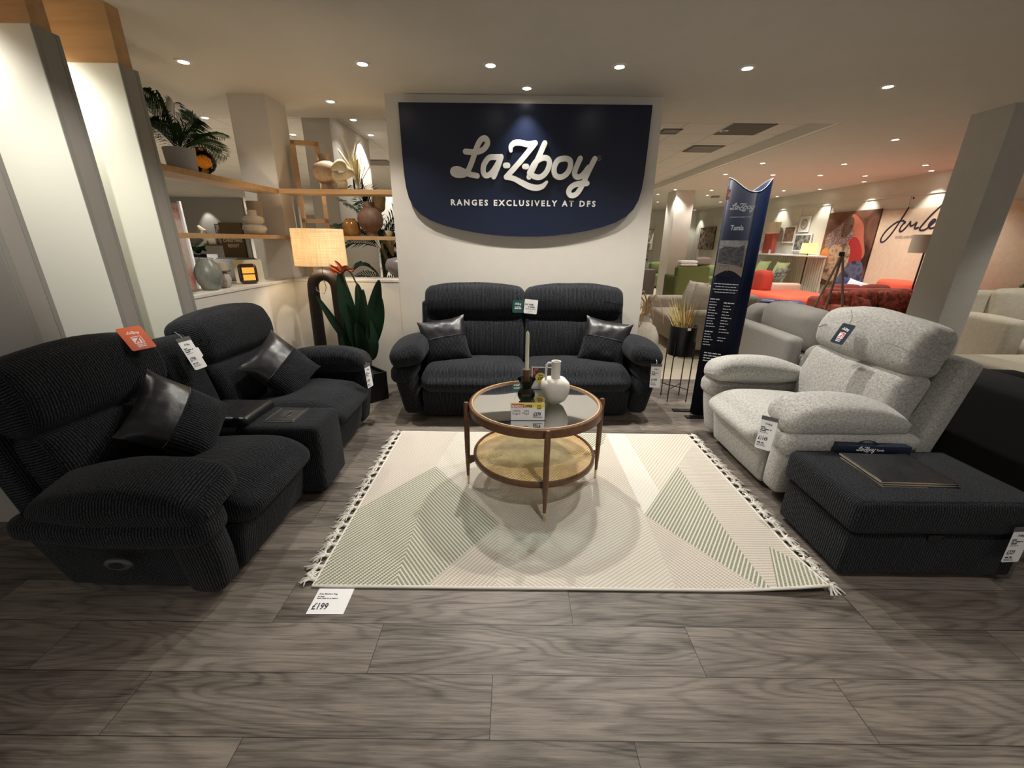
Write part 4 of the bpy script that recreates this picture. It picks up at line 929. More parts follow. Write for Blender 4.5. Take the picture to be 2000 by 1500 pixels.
# ================================================================ FLOOR LAMP
t = thing('floor_lamp', 'lit floor lamp with linen drum shade on a dark wooden arch', 'floor lamp', (-1.745, 3.85, 0))
def m_linen():
    m = mat('lit linen', (0.70, 0.55, 0.36), 0.9); h = N(m); uv = uvco(h)
    a = h.n('ShaderNodeTexNoise', i_Vector=mapping(h, uv, (900, 0.4, 1)), i_Scale=1.0, i_Detail=3.0).outputs['Fac']
    co = obco(h); b = h.n('ShaderNodeTexNoise', i_Vector=mapping(h, co, (5, 5, 420)), i_Scale=1.0, i_Detail=3.0).outputs['Fac']
    c = h.n('ShaderNodeTexNoise', i_Vector=mapping(h, co, (300, 300, 4)), i_Scale=1.0, i_Detail=2.0).outputs['Fac']
    f = h.math('MULTIPLY', h.math('ADD', b, c), 0.5)
    col = h.ramp(f, [(0.36, (0.60, 0.47, 0.30)), (0.60, (0.92, 0.84, 0.68))]); h.color(col)
    tr = h.n('ShaderNodeBsdfTranslucent', i_Color=col); mx = h.n('ShaderNodeMixShader', i_0=0.5)
    h.t.links.new(h.b.outputs[0], mx.inputs[1]); h.t.links.new(tr.outputs[0], mx.inputs[2])
    h.t.links.new(mx.outputs[0], h.t.nodes['Material Output'].inputs[0])
    return m
sh = obj('lamp_shade', MB().lathe([(0.222, 1.250), (0.216, 1.560), (0.214, 1.560), (0.220, 1.250), (0.222, 1.250)], 64), m_linen(), t)
obj('shade_fitting', MB().tube([(-0.215, 0, 1.545), (0.215, 0, 1.545)], 0.003, 6).tube([(0, -0.215, 1.545), (0, 0.215, 1.545)], 0.003, 6).tube([(0, 0, 1.545), (0, 0, 1.22)], 0.006, 8), METB, t)
obj('bulb', MB().lathe([(0.0001, 1.36), (0.02, 1.365), (0.032, 1.39), (0.03, 1.42), (0.014, 1.45), (0.012, 1.48)], 20), mat('lit bulb', (1, 1, 1), 0.5, emit=(1, 0.82, 0.58), estr=25), t)
P = [(-0.125, 0, 0.0), (-0.118, 0, 0.5), (-0.110, 0, 0.98)]+[(-0.108*cos(a*pi/12), 0, 1.05+0.115*sin(a*pi/12)) for a in range(13)]+[(0.110, 0, 0.98), (0.118, 0, 0.5), (0.125, 0, 0.0)]
obj('arch_base', MB().tube(P, [0.058, 0.056, 0.052]+[0.050]*13+[0.052, 0.056, 0.058], 20), m_wood('dark stained wood', (0.020, 0.011, 0.008), (0.010, 0.006, 0.004), 0.6, 1, (0, R(90), 0)), t)
obj('hang_cord', MB().tube([(0.02, -0.05, 1.225), (0.03, -0.075, 1.15), (0.045, -0.07, 1.06), (0.02, -0.07, 1.0), (-0.05, -0.06, 1.03), (-0.06, -0.04, 1.06)], 0.0028, 5), METB, t)
l = bpy.data.lights.new('bulb', 'POINT'); l.energy = 6.5; l.color = (1, 0.80, 0.55); l.shadow_soft_size = 0.035
o = bpy.data.objects.new('bulb_light', l); C.objects.link(o); o.location = (-1.745, 3.80, 1.40)

# ================================================================ BIRD OF PARADISE
t = thing('bird_of_paradise', 'bird of paradise plant with an orange flower in a black square planter', 'potted plant', (-1.42, 3.73, 0))
mb = MB().soft((0.29, 0.29, 0.28), 0.006, (0, 0, 0), (0, 0, 0.14), 2, 1); 
pt = obj('planter', MB().box(-0.148, 0.148, -0.148, -0.136, 0, 0.28).box(-0.148, 0.148, 0.136, 0.148, 0, 0.28).box(-0.148, -0.136, -0.136, 0.136, 0, 0.28).box(0.136, 0.148, -0.136, 0.136, 0, 0.28).box(-0.136, 0.136, -0.136, 0.136, 0, 0.25).xf(Matrix.Rotation(R(46), 4, 'Z')), mat('black planter', (0.008, 0.008, 0.008), 0.35), t, False)
def blade(mb, pts, w, fold=0.35, tw=0.0, n=14):
    """lance leaf along a Catmull path; w = half width"""
    P = [Vector(p) for p in pts]; out = []
    for i in range(len(P)-1):
        p0 = P[max(i-1, 0)]; p1 = P[i]; p2 = P[i+1]; p3 = P[min(i+2, len(P)-1)]
        for k in range(n):
            q = k/n; out.append(0.5*((2*p1)+(p2-p0)*q+(2*p0-5*p1+4*p2-p3)*q*q+(3*p1-p0-3*p2+p3)*q**3))
    out.append(P[-1]); m = len(out); V = []; Fs = []
    for i, p in enumerate(out):
        q = i/(m-1); d = (out[min(i+1, m-1)]-out[max(i-1, 0)]).normalized()
        s = d.cross(Vector((sin(tw), -cos(tw), 0.15))).normalized(); nn = s.cross(d)
        ww = w*(sin(pi*q**0.75)**0.7 if 0 < q < 1 else 0)+0.0015
        V += [p+s*ww+nn*ww*fold, p, p-s*ww+nn*ww*fold]
    for i in range(m-1):
        a = 3*i; Fs += [(a, a+1, a+4, a+3), (a+1, a+2, a+5, a+4)]
    mb.add(V, Fs); return mb
def sl(stem, leafpts, w, tw):
    lf = obj('leaf', blade(MB(), leafpts, w, 0.3, tw), LEAF, t)
    obj('stalk', MB().tube(stem+[leafpts[0]], [0.007, 0.006, 0.005], 7), mat('leaf stalk', (0.05, 0.09, 0.03), 0.5), lf)
q = 0.25
for st, lp, w, tw in [
    ([(0.02, 0, q), (0.05, 0, 0.40)], [(0.07, 0, 0.50), (0.13, 0, 0.72), (0.17, 0, 0.92), (0.23, -.02, 1.14)], 0.075, 0.2),
    ([(0.0, 0, q), (0.03, -.02, 0.42)], [(0.05, -.03, 0.55), (0.08, -.05, 0.78), (0.09, -.05, 1.06)], 0.068, -0.4),
    ([(0.0, 0, q), (-0.02, 0, 0.45)], [(-0.02, -.02, 0.55), (-0.07, -.04, 0.86), (-0.11, -.04, 1.22)], 0.072, 0.35),
    ([(0.02, 0.02, q), (0.06, .02, 0.42)], [(0.10, .02, 0.52), (0.19, .02, 0.78), (0.22, .03, 0.98)], 0.060, -0.3),
    ([(0, 0, q), (0.0, -.03, 0.4)], [(-0.01, -.05, 0.50), (-0.03, -.07, 0.70), (-0.06, -.08, 0.93)], 0.055, 0.1),
    ([(-0.02, 0, q), (-0.06, -.03, 0.45)], [(-0.08, -.03, 0.53), (-0.20, -.05, 0.75), (-0.33, -.06, 1.0)], 0.034, 0.3),
    ([(0.02, -.02, q), (0.04, -.06, 0.35)], [(0.05, -.08, 0.42), (0.05, -.10, 0.58), (0.02, -.11, 0.78)], 0.060, 0.0),
    ([(0.03, 0, q), (0.07, -.03, 0.35)], [(0.08, -.04, 0.40), (0.12, -.06, 0.58), (0.12, -.06, 0.80)], 0.058, 0.5),
    ([(0.0, 0, q), (-0.04, -.05, 0.33)], [(-0.05, -.06, 0.38), (-0.10, -.08, 0.50), (-0.13, -.09, 0.66)], 0.045, 0.2),
    ([(0.0, 0.03, q), (0.0, .05, 0.5)], [(0.0, .05, 0.62), (0.02, .06, 0.85), (0.0, .07, 1.10)], 0.06, 0.0)]:
    sl(st, lp, w, tw)
obj('flower_stalk', MB().tube([(0, 0, q), (-0.03, -.02, 0.7), (-0.045, -.03, 1.02), (-0.085, -.04, 1.22)], [0.008, 0.007, 0.007, 0.009], 8), mat('leaf stalk', (0.05, 0.09, 0.03), 0.5), t)
mb = MB()
for P in ([(-.085, -.04, 1.20), (-.12, -.04, 1.225), (-.17, -.04, 1.25), (-.20, -.04, 1.285)], [(-.085, -.04, 1.21), (-.10, -.04, 1.26), (-.135, -.04, 1.30)], [(-.085, -.04, 1.215), (-.05, -.04, 1.245), (-.02, -.04, 1.24)], [(-.085, -.04, 1.20), (-.15, -.04, 1.21), (-.19, -.04, 1.235)], [(-.085, -.04, 1.21), (-.045, -.04, 1.225), (0.03, -.04, 1.225)]): blade(mb, P, 0.014, 0.5, 0.2, 6)
obj('flower', mb, mat('orange red petals', (0.62, 0.09, 0.02), 0.5), t)
obj('flower_spathe', MB().tube([(-0.085, -.04, 1.19), (-0.04, -.04, 1.235), (0.0, -.04, 1.19), (0.035, -.04, 1.10), (0.04, -.03, 0.95)], [0.009, 0.011, 0.009, 0.006, 0.004], 8), mat('dark spathe', (0.03, 0.03, 0.02), 0.5), t)

# ================================================================ POT STAND, BIG VASE, TOTEM
t = thing('planter_stand', 'black cylinder pot of dried grass on a thin four-legged metal stand', 'plant stand', (1.62, 3.82, 0))
for x in (-0.092, 0.092):
    for y in (-0.092, 0.092): obj('leg', MB().tube([(x, y, 0), (x, y, 0.60)], 0.0055, 8), METB, t)
obj('crossbar', MB().tube([(-0.092, -0.092, 0.13), (0.092, 0.092, 0.13)], 0.0045, 6).tube([(-0.092, 0.092, 0.13), (0.092, -0.092, 0.13)], 0.0045, 6).tube([(-0.092, -0.092, 0.455), (0.092, 0.092, 0.455)], 0.0045, 6).tube([(-0.092, 0.092, 0.455), (0.092, -0.092, 0.455)], 0.0045, 6), METB, t)
obj('pot', MB().lathe([(0.0001, 0.462), (0.118, 0.462), (0.122, 0.468), (0.124, 0.74), (0.120, 0.742), (0.116, 0.738), (0.114, 0.70), (0.0001, 0.70)], 40), METB, t)
obj('sticker', MB().box(-0.012, 0.018, -0.126, -0.123, 0.716, 0.738), WHT, t, False)
rnd = random.Random(4); DG = [mat('straw grass', (0.62, 0.47, 0.17), 0.8), mat('olive grass', (0.45, 0.42, 0.14), 0.8), mat('rust grass', (0.45, 0.25, 0.12), 0.8)]
for k in range(96):
    a = rnd.uniform(0, 2*pi); r0 = rnd.uniform(0, 0.09); sp_ = rnd.uniform(0.3, 1.9); H_ = rnd.uniform(0.16, 0.33)
    b0 = Vector((cos(a)*r0, sin(a)*r0, 0.69)); tp_ = Vector((cos(a)*(r0*0.6+0.07*sp_)-0.035, sin(a)*(r0*.6+0.07*sp_), 0.69+H_))
    md = b0.lerp(tp_, 0.55)+Vector((0, 0, 0.02)); w = 0.0028
    V = []; 
    for p, ww in ((b0, w), (md, w*0.8), (tp_, 0.0006)): V += [p+Vector((ww, 0.0004, 0)), p+Vector((-ww, -0.0004, 0)), p+Vector((0, ww, 0))]
    obj('grass_blade', MB().add(V, [(0, 1, 4, 3), (3, 4, 7, 6), (1, 2, 5, 4), (4, 5, 8, 7), (2, 0, 3, 5), (5, 3, 6, 8)]), DG[k % 3 if k % 5 else 0], t)
t = thing('floor_vase', 'large pale textured floor vase half hidden behind the back wall', 'vase', (1.50, 4.62, 0))
obj('body', MB().lathe([(0.0001, 0), (0.06, 0.0), (0.075, 0.01), (0.125, 0.10), (0.165, 0.24), (0.182, 0.38), (0.172, 0.48), (0.130, 0.57), (0.075, 0.615), (0.058, 0.63), (0.056, 0.70), (0.062, 0.712), (0.050, 0.71), (0.046, 0.64), (0.0001, 0.6)], 48), m_speck('oatmeal stoneware', (0.52, 0.47, 0.39), (0.60, 0.55, 0.47), 40, 0.9, 0.3), t)
PAMP = mat('rust pampas', (0.52, 0.33, 0.17), 0.95)
mb = None
for k in range(9):
    a = 2.6+0.33*k; q = 0.05+0.012*k; obj('pampas_stem', MB().tube([(0, 0, .66), (cos(a)*q*.5, -.02, .76+.012*k), (cos(a)*q*1.6, -.05, .80+.01*k), (cos(a)*q*2.4, -.08, .72), (cos(a)*q*2.6, -.09, .60)], [.002, .004, .006, .005, .001], 6), PAMP, t)
for P in ([(0, 0, .66), (-.04, -.03, .86), (-.10, -.06, .93), (-.15, -.09, .82), (-.155, -.1, .68)], [(0, 0, .66), (0.0, -.02, .85), (-.06, -.05, .97), (-.16, -.1, .95), (-.22, -.14, .93)], [(0, 0, .66), (.02, -.02, .82), (.08, -.04, .93), (.14, -.05, .86)], [(0, 0, .66), (-.01, -.04, .80), (-.05, -.08, .86), (-.07, -.1, .70), (-.075, -.1, .58)], [(0, 0, .66), (.03, -.03, .74), (.10, -.06, .79)]):
    obj('pampas_stem', MB().tube(P, [0.003]+[0.009]*(len(P)-2)+[0.003], 8), PAMP, t)
# totem
t = thing('totem_sign', 'tall navy freestanding totem sign with text, photo and wave-cut top', 'sign', (0, 0, 0))
Lp, Fp, Rp, Bp = Vector((1.632, 3.44, 0)), Vector((1.818, 3.325, 0)), Vector((1.962, 3.43, 0)), Vector((1.80, 3.52, 0))
def ztop(q): return 1.945-0.105*sin(pi*min(1, max(0, q)))**1.6
def curved(a, b, c_, n=12, out=0.012):
    P = []
    for i in range(n+1):
        q = i/n; p = a.lerp(b, q); d = (b-a).normalized(); nn = Vector((d.y, -d.x, 0)); P.append((p+nn*out*sin(pi*q), q))
    return P
def sheet(Pts, q0, q1, thk=0.004, inner=False):
    mb = MB(); V = []; Fs = []; U = []
    for p, q in Pts:
        qq = q0+(q1-q0)*q; V += [(p.x, p.y, 0.012), (p.x, p.y, ztop(qq))]
    n = len(Pts)
    for i in range(n-1): Fs.append((2*i, 2*i+2, 2*i+3, 2*i+1))
    mb.add(V, Fs); o = len(mb.v)
    return mb
TNAV = mat('totem navy face', (0.010, 0.012, 0.022), 0.5, spec=0.1); TBL = mat('totem blue side', (0.005, 0.010, 0.034), 0.5, spec=0.15)
for nm, a, b, q0, q1, m_ in (('front_panel', Lp, Fp, 0, 0.56, TNAV), ('side_panel', Fp, Rp, 0.56, 1, TBL), ('back_panel', Rp, Bp, 1, 0.5, TBL), ('back_panel', Bp, Lp, 0.5, 0, TBL)):
    o = obj(nm, sheet(curved(a, b, None), q0, q1), m_, t); sd_ = o.modifiers.new('thickness', 'SOLIDIFY'); sd_.thickness = 0.005
    ed = MB().tube([(p.x, p.y, ztop(q0+(q1-q0)*q)+0.001) for p, q in curved(a, b, None)], 0.003, 6); obj('top_edge', ed, mat('pale board edge', (0.45, 0.47, 0.50), 0.5), o)
for y_ in (3.35, 3.50): 
    obj('foot_plate', MB().box(1.50 if y_ > 3.4 else 1.56, 2.0, y_-0.028, y_+0.028, 0.0, 0.012), METB, t, False)
d = (Fp-Lp).normalized(); nn = Vector((d.y, -d.x, 0))
FM = Matrix(((d.x, 0, nn.x, Lp.x+nn.x*0.0165), (d.y, 0, nn.y, Lp.y+nn.y*0.0165), (0, 1, 0, 0), (0, 0, 0, 1)))
GT = mat('totem lettering', (0.60, 0.62, 0.66), 0.5)
mb = logo_strokes(MB(), 0.125, 1.735, 0.000172, 0.001, 0)
obj('script_lettering', mb.xf(FM), GT, t, False)
it = [('RANGES EXCLUSIVELY AT DFS', 0.0105, 0.125, 1.665, 1, 0.0002, 'CENTER'), ('Tamla', 0.052, 0.115, 1.575, 0.72, 0.0006, 'CENTER')]
mb0 = MB()
for k in range(4): dash_words(mb0, 0.110, 1.165-0.022*k, 0.180-0.03*(k % 2), 0.0055, k, align='CENTER')
for k in range(18):
    if k != 11: dash_words(mb0, 0.012, 1.04-0.0225*k, [0.07, 0.05, 0.06, 0.045, 0.055][k % 5]+(0.01 if k in (0, 12) else 0), 0.0055 if k not in (0, 12) else 0.0075, 20+k)
for k in range(14):
    if k != 11: dash_words(mb0, 0.118, 1.015-0.024*k, [0.075, 0.05, 0.06, 0.045, 0.055][k % 5], 0.0055 if k else 0.0075, 50+k)
for k in range(4): dash_words(mb0, 0.100, 0.585-0.023*k, 0.13, 0.009, 80+k, align='CENTER')
mb = lines_mb(it, 0.0005); mb.add(mb0.v, mb0.f); obj('lettering', mb.xf(FM), GT, t, False)
mb = MB().prism([(0.012, 1.225), (0.208, 1.225), (0.208, 1.500), (0.012, 1.500)], 0, 0.0006)
ph = obj('photo', mb.xf(FM), mat('photo floor', (0.20, 0.16, 0.14), 0.4), t, False)
pz = lambda pts, z: MB().prism(pts, 0.0006, z).xf(FM)
obj('photo_curtain', pz([(0.012, 1.44), (0.208, 1.44), (0.208, 1.5), (0.012, 1.5)], 0.0010), m_speck('photo curtain', (0.16, 0.16, 0.16), (0.32, 0.32, 0.32), 60, 0.5, 0), ph, False)
obj('photo_sofa', pz([(0.02, 1.33), (0.02, 1.43), (0.05, 1.455), (0.15, 1.45), (0.19, 1.47), (0.2, 1.30), (0.15, 1.315)], 0.0014), m_speck('photo sofa', (0.03, 0.03, 0.035), (0.09, 0.09, 0.10), 40, 0.5, 0), ph, False)
mb = MB().tube([(0.07+0.035*cos(a*pi/8), 1.325+0.014*sin(a*pi/8), 0.0014) for a in range(16)], 0.0012, 4, closed=True)
for x in (0.037, 0.07, 0.103): mb.tube([(x, 1.325-(0.014 if x == .07 else 0), 0.0014), (x, 1.262, 0.0014)], 0.001, 4)
obj('photo_table', mb.xf(FM), mat('photo table', (0.30, 0.27, 0.25), 0.5), ph, False)
obj('photo_arc', pz([(0.012, 1.224), (0.208, 1.224)]+[(0.208-0.196*k/12, 1.224+0.05*sin(pi*k/12)) for k in range(1, 12)], 0.0018), TNAV, ph, False)
obj('red_flag_mark', MB().prism([(0.004, 1.79), (0.026, 1.79), (0.026, 1.868), (0.004, 1.868)], 0, 0.0008).xf(FM), m_speck('red mark', (0.40, 0.05, 0.05), (0.55, 0.5, 0.5), 60, 0.5, 0, .5, .52), t, False)

# ================================================================ HANG TAGS
def hang_tag(name, label, loc, eul, w, h_, face, parts, string_to=None, clip=None, cm=None, group=None):
    t = thing(name, label, 'tag', loc, rot=Euler(tuple(R(a) for a in eul)), group=group)
    c_ = MB().prism([(-w/2, -h_+.006), (-w/2+.006, -h_), (w/2-.006, -h_), (w/2, -h_+.006), (w/2, -.006), (w/2-.006, 0), (-w/2+.006, 0), (-w/2, -.006)], -0.0006, 0.0006)
    obj('card', c_, face, t, False)
    for nm, mb, m_ in parts: obj(nm, mb, m_, t, False)
    if clip: obj('clip', MB().box(-w/2-.002, w/2+.002, -0.004, 0.018, -0.0015, 0.002, 0), mat('smoky clip', (0.10, 0.10, 0.105), 0.3), t, False)
    if string_to: obj('string', MB().tube(string_to, 0.0012, 5), cm or INK, t)
    return t
def price_face(price, small=False):
    mb = lines_mb([(price, 0.030, -0.034, -0.122, 0.62, 0.001)], 0.0009)
    for k, (y, w, h_) in enumerate([(-.050, .022, .006), (-.060, .055, .006), (-.070, .032, .006), (-.079, .04, .003), (-.142, .034, .007), (-.150, .042, .003), (-.157, .046, .003), (-.150, .0, .003)]):
        if w: dash_words(mb, -0.034, y, w, h_, k, 0.0009)
    logo_strokes(mb, 0, -0.026, 0.000036, 0.0003, 0.0006)
    return [('lettering', mb, INK)]
hang_tag('hang_tag', 'white price tag reading £1499 on the right arm of the centre sofa', (1.155, 3.125, 0.545), (82, 0, -4), 0.082, 0.175, WHT, price_face('£1499'), [(0, 0.016, 0.001), (0, 0.04, 0.0), (0.002, 0.050, -0.035)], True, WHT, 'price tags on the seating')
hang_tag('hang_tag', 'white price tag reading £799 on the console back of the left sofa', (-1.865, 2.255, 0.925), (68, 0, 84), 0.085, 0.175, WHT, price_face('£799'), [(0, 0.016, 0.001), (-0.01, 0.04, 0.0), (-0.02, 0.06, -0.004)], True, WHT, 'price tags on the seating')
hang_tag('hang_tag', 'white price tag hanging on the far arm of the left sofa beside the plant', (-1.10, 2.95, 0.57), (86, 0, 78), 0.075, 0.165, WHT, price_face('£799'), [(0, 0.016, 0.001), (0, 0.035, -0.004)], True, WHT, 'price tags on the seating')
hang_tag('hang_tag', 'white price tag reading £1149 on the near arm front of the armchair', (1.490, 2.150, 0.520), (72, 0, -40), 0.082, 0.175, WHT, price_face('£1149'), [(0, 0.016, 0), (0, 0.02, -0.06)], True, None, 'price tags on the seating')
hang_tag('hang_tag', 'white price tag reading £329 on the front right of the dark footstool', (2.225, 1.462, 0.318), (88, 0, 4), 0.085, 0.165, WHT, price_face('£329'), [(0, 0.016, 0.001), (0.01, 0.05, 0.01)], True, WHT, 'price tags on the seating')
hang_tag('hang_tag', 'small white card tucked behind the £799 price tag', (-1.87, 2.315, 0.865), (68, 0, 84), 0.06, 0.06, WHT, [('lettering', MB().stroke([(0.012, -0.01), (0.012, -0.05)], 0.003, 0.0006, 0.0009), INK)])
def flag_mark(s):
    mb = MB().prism([(-s, -s), (s, -s), (s, s), (-s, s)], 0.0006, 0.0009); rd = MB()
    for P in ([(-s*.8, s*.7), (s*.7, s*.7)], [(s*.65, s*.7), (-s*.7, -s*.7)], [(s*.7, s*.7), (s*.7, -s*.75)], [(0, -s*.75), (s*.1, s*.2)]): rd.stroke(P, s*.28, 0.0009, 0.0012)
    return mb, rd
RED = mat('mark red', (0.55, 0.03, 0.04), 0.5); TNV = mat('tag navy', (0.008, 0.016, 0.035), 0.4); TOR = mat('tag orange', (0.62, 0.11, 0.035), 0.5); TGR = mat('tag green', (0.012, 0.075, 0.07), 0.45)
def britt(w, cmark):
    a, b = flag_mark(0.021); a.xf(Matrix.Translation((0, -0.078, 0))); b.xf(Matrix.Translation((0, -0.078, 0)))
    lg = logo_strokes(MB(), 0, -0.036, 0.000055, 0.0003, 0.0006); tx = lines_mb([('MADE IN', 0.0095, 0, -0.110, 1, 0.0004, 'CENTER'), ('BRITAIN', 0.0095, 0, -0.120, 1, 0.0004, 'CENTER')], 0.0009); lg.add(tx.v, tx.f)
    return [('mark', a, WHT), ('mark_red', b, cmark), ('lettering', lg, WHT)]
hang_tag('hang_tag', 'navy tag with a red and white mark on the armchair headrest', (2.125, 2.555, 1.005), (66, 0, -88), 0.10, 0.135, TNV, britt(0.10, RED), [(0, -0.006, 0.002), (0.0, 0.04, 0.012), (-0.045, 0.085, 0.01)], None, METB)
hang_tag('hang_tag', 'orange tag with a white mark over the near headrest of the left sofa', (-1.905, 1.985, 1.055), (48, 0, 70), 0.105, 0.135, TOR, britt(0.10, TOR), None, None)
mb = dash_words(dash_words(MB(), 0, -0.066, 0.055, 0.007, 1, 0.0009, 'CENTER'), 0, -0.079, 0.06, 0.007, 2, 0.0009, 'CENTER'); logo_strokes(mb, 0, -0.036, 0.00006, 0.0003, 0.0006)
hang_tag('hang_tag', 'dark green square tag hanging at the middle of the centre sofa back', (0.045, 3.655, 0.985), (84, 0, 2), 0.098, 0.112, TGR, [('lettering', mb, WHT)], [(0, -0.006, 0.001), (-0.002, 0.03, 0.002), (-0.02, 0.085, 0.004)], None, METB)
mb = lines_mb([('PAY OVER', 0.019, -0.052, -0.052, 0.85, 0.0009), ('3 YEARS.', 0.019, -0.024, -0.073, 0.85, 0.0009)], 0.0009); dash_words(mb, -0.045, -0.086, 0.09, 0.004, 5, 0.0009)
mb.stroke([(-0.02, -0.112), (0.0, -0.106), (0.012, -0.100)], 0.002, 0.0006, 0.0009)
hang_tag('hang_tag', 'white tag reading PAY OVER 3 YEARS at the middle of the centre sofa back', (0.165, 3.65, 0.99), (84, 5, 0), 0.118, 0.125, WHT, [('lettering', mb, INK)], [(0, -0.006, 0.001), (0.0, 0.03, 0.002), (-0.012, 0.075, 0.004)], None, METB)

# ---- swatch book and leather samples on the footstool
t = thing('swatch_book', 'navy fabric swatch binder spine with white lettering on the footstool', 'swatch book', (1.925, 1.945, 0.43), R(-3))
obj('spine', MB().box(-0.185, 0.185, -0.022, 0.022, 0, 0.048, 0.003), TNV, t)
obj('handle', MB().tube([(-0.06+0.12*k/10-0.03, 0.0, 0.046+0.022*sin(pi*k/10)) for k in range(11)], 0.004, 6), TNV, t)
mb = logo_strokes(MB(), -0.02, 0, 0.00013, 0.0003, 0.0); tx = lines_mb([('Tamla', 0.022, 0.05, -0.008, 1, 0.0005)], 0.0003); mb.add(tx.v, tx.f)
mb.xf(Matrix.Translation((-0.03, -0.0225, 0.025)) @ Matrix.Rotation(R(90), 4, 'X') @ Matrix.Scale(0.75, 4)); obj('lettering', mb, WHT, t, False)
stack = None
for k, (dx, dy, lab) in enumerate([(0, 0, 'bottom leather sample sheet of the stack in front of the swatch binder'), (0.004, 0.006, 'middle leather sample sheet of the stack in front of the swatch binder'), (-0.002, 0.012, 'top dark leather sample sheet of the stack in front of the swatch binder')]):
    z0 = 0.429+0.0075*k
    o = obj('leather_sample', MB().soft((0.34, 0.27, 0.007), 0.003, (0, 0, 0), (0, 0, 0.003), 6, 2, fn=lambda x, y, z: (x, y, z+0.006*(x/0.17)**2*(1 if x > 0 else 0.3))), LEA, None)
    o.location = (1.885+dx, 1.745+dy, z0); o.rotation_euler = (0, 0, R(-2)); tag(o, lab, 'leather sample', 'leather samples on the footstool')
    obj('paper_backing', MB().box(-0.169, 0.169, -0.1365, -0.134, 0.0, 0.0045).box(-0.1715, -0.169, -0.135, 0.13, 0.0, 0.0045), mat('tan backing', (0.40, 0.33, 0.24), 0.8), o, False)
# ================================================================ BACKGROUND SHOWROOM
def plain(name, col, n=0.12): return m_speck(name, tuple(c*(1-n) for c in col), col, 35, 0.9, 0.15)
def sofa(label, loc, rz, Wd, Dp, m_, nseat=2, bh=0.80, ah=0.60, aw=0.16, sh=0.42, cushions=True, arms=(1, 1), cat='sofa', group=None, name='sofa', foot=None, seatm=None):
    t = thing(name, label, cat, loc, R(rz), group)
    x0, x1 = -Wd/2, Wd/2
    obj('base', MB().soft((Wd-0.02, Dp-0.04, sh-0.20), 0.03, (0, 0, 0), (0, 0, 0.10+(sh-0.20)/2), 5, 3, wr=.003), m_, t)
    obj('back', MB().soft((Wd-0.02, 0.20, bh-0.12), 0.07, (0, 0.01, 0), (0, Dp/2-0.11, 0.12+(bh-0.12)/2), 7, 4, alt=2, wr=.004), m_, t)
    for s in (-1, 1):
        if arms[0 if s < 0 else 1]: obj('arm', MB().soft((aw, Dp-0.03, ah-0.10), 0.06, (0.008, 0, 0.012), (s*(Wd/2-aw/2), 0, 0.10+(ah-0.10)/2), 6, 4, rib=1, alt=0, wr=.004), m_, t)
    a0 = x0+(aw if arms[0] else 0); a1 = x1-(aw if arms[1] else 0); w = (a1-a0)/nseat
    for k in range(nseat):
        xc = a0+w*(k+0.5)
        obj('seat_cushion', MB().soft((w-0.01, Dp-0.22, 0.17), 0.06, (0, 0, 0.02), (xc, -0.10, sh-0.06), 6, 4, wr=.005), seatm or m_, t)
        if cushions: obj('back_cushion', MB().soft((w-0.015, 0.17, bh-sh+0.02), 0.07, (0, 0.05, 0.015), (xc, Dp/2-0.27, sh+0.02+(bh-sh)/2), 6, 4, alt=2, wr=.006), seatm or m_, t)
    for sx in (-1, 1):
        for sy in (-1, 1): obj('foot', MB().lathe([(0.0001, 0), (0.014, 0), (0.020, 0.10), (0.02, 0.11)], 10, c=(sx*(Wd/2-0.08), sy*(Dp/2-0.08), 0)), foot or WAL, t)
    return t
def scatter(label, loc, eul, m_, s=0.45, group='scatter cushions in the far displays'):
    return pillow('scatter_cushion', label, loc, Euler(tuple(R(a) for a in eul)), s=s, tk=0.08, group=group, mats=(m_,))
TAUPE = plain('taupe chenille', (0.36, 0.31, 0.25)); GREEN = plain('olive green velvet', (0.075, 0.085, 0.02)); LGREEN = plain('light green velvet', (0.16, 0.19, 0.07)); REDM = plain('coral red wool', (0.62, 0.085, 0.04)); RUST = m_speck('rust brown pattern', (0.07, 0.015, 0.008), (0.32, 0.05, 0.025), 16, 0.85, 0.2, 0.42, 0.58)  # the two farther green sofas have a lighter green
PINK = plain('blush pink linen', (0.62, 0.45, 0.35)); CREAM = plain('cream boucle', (0.62, 0.57, 0.46)); GRY = plain('stone grey weave', (0.33, 0.31, 0.28)); GRB = m_weave('ribbed pale grey', (0.25, 0.24, 0.22), (0.50, 0.49, 0.46), 0.7, 0.014); NVY = plain('navy cloth', (0.012, 0.02, 0.07)); BLK = plain('black fabric', (0.004, 0.004, 0.005)); LIME = plain('pale lime velvet', (0.36, 0.43, 0.20)); SILV = plain('silver grey knit', (0.40, 0.40, 0.42))
# taupe sofa left of the totem
sofa('taupe sofa with piped cushions behind the dried grass stand', (2.78, 6.27, 0), -90, 1.80, 0.95, TAUPE, 2, 0.84, 0.62, 0.20, name='sofa')
scatter('taupe piped cushion nearest the totem on the taupe sofa', (2.70, 5.80, 0.68), (72, 0, -62), TAUPE, 0.52)
scatter('pale taupe piped cushion behind the nearer one on the taupe sofa', (2.76, 6.35, 0.68), (74, 0, -80), plain('pale taupe', (0.46, 0.42, 0.36)), 0.52)
obj_t = thing('occasional_chair', 'pale curved boucle chair half hidden by the back wall edge', 'chair', (1.72, 6.15, 0), R(30))
obj('shell', MB().soft((0.62, 0.20, 0.60), 0.09, (0, 0.03, 0.03), (0, 0.26, 0.62), 8, 5, fn=lambda x, y, z: (x, y-0.8*x*x, z), wr=.004), CREAM, obj_t)
obj('seat', MB().soft((0.60, 0.58, 0.26), 0.09, (0, 0, 0.02), (0, 0, 0.30), 6, 5, wr=.004), CREAM, obj_t)
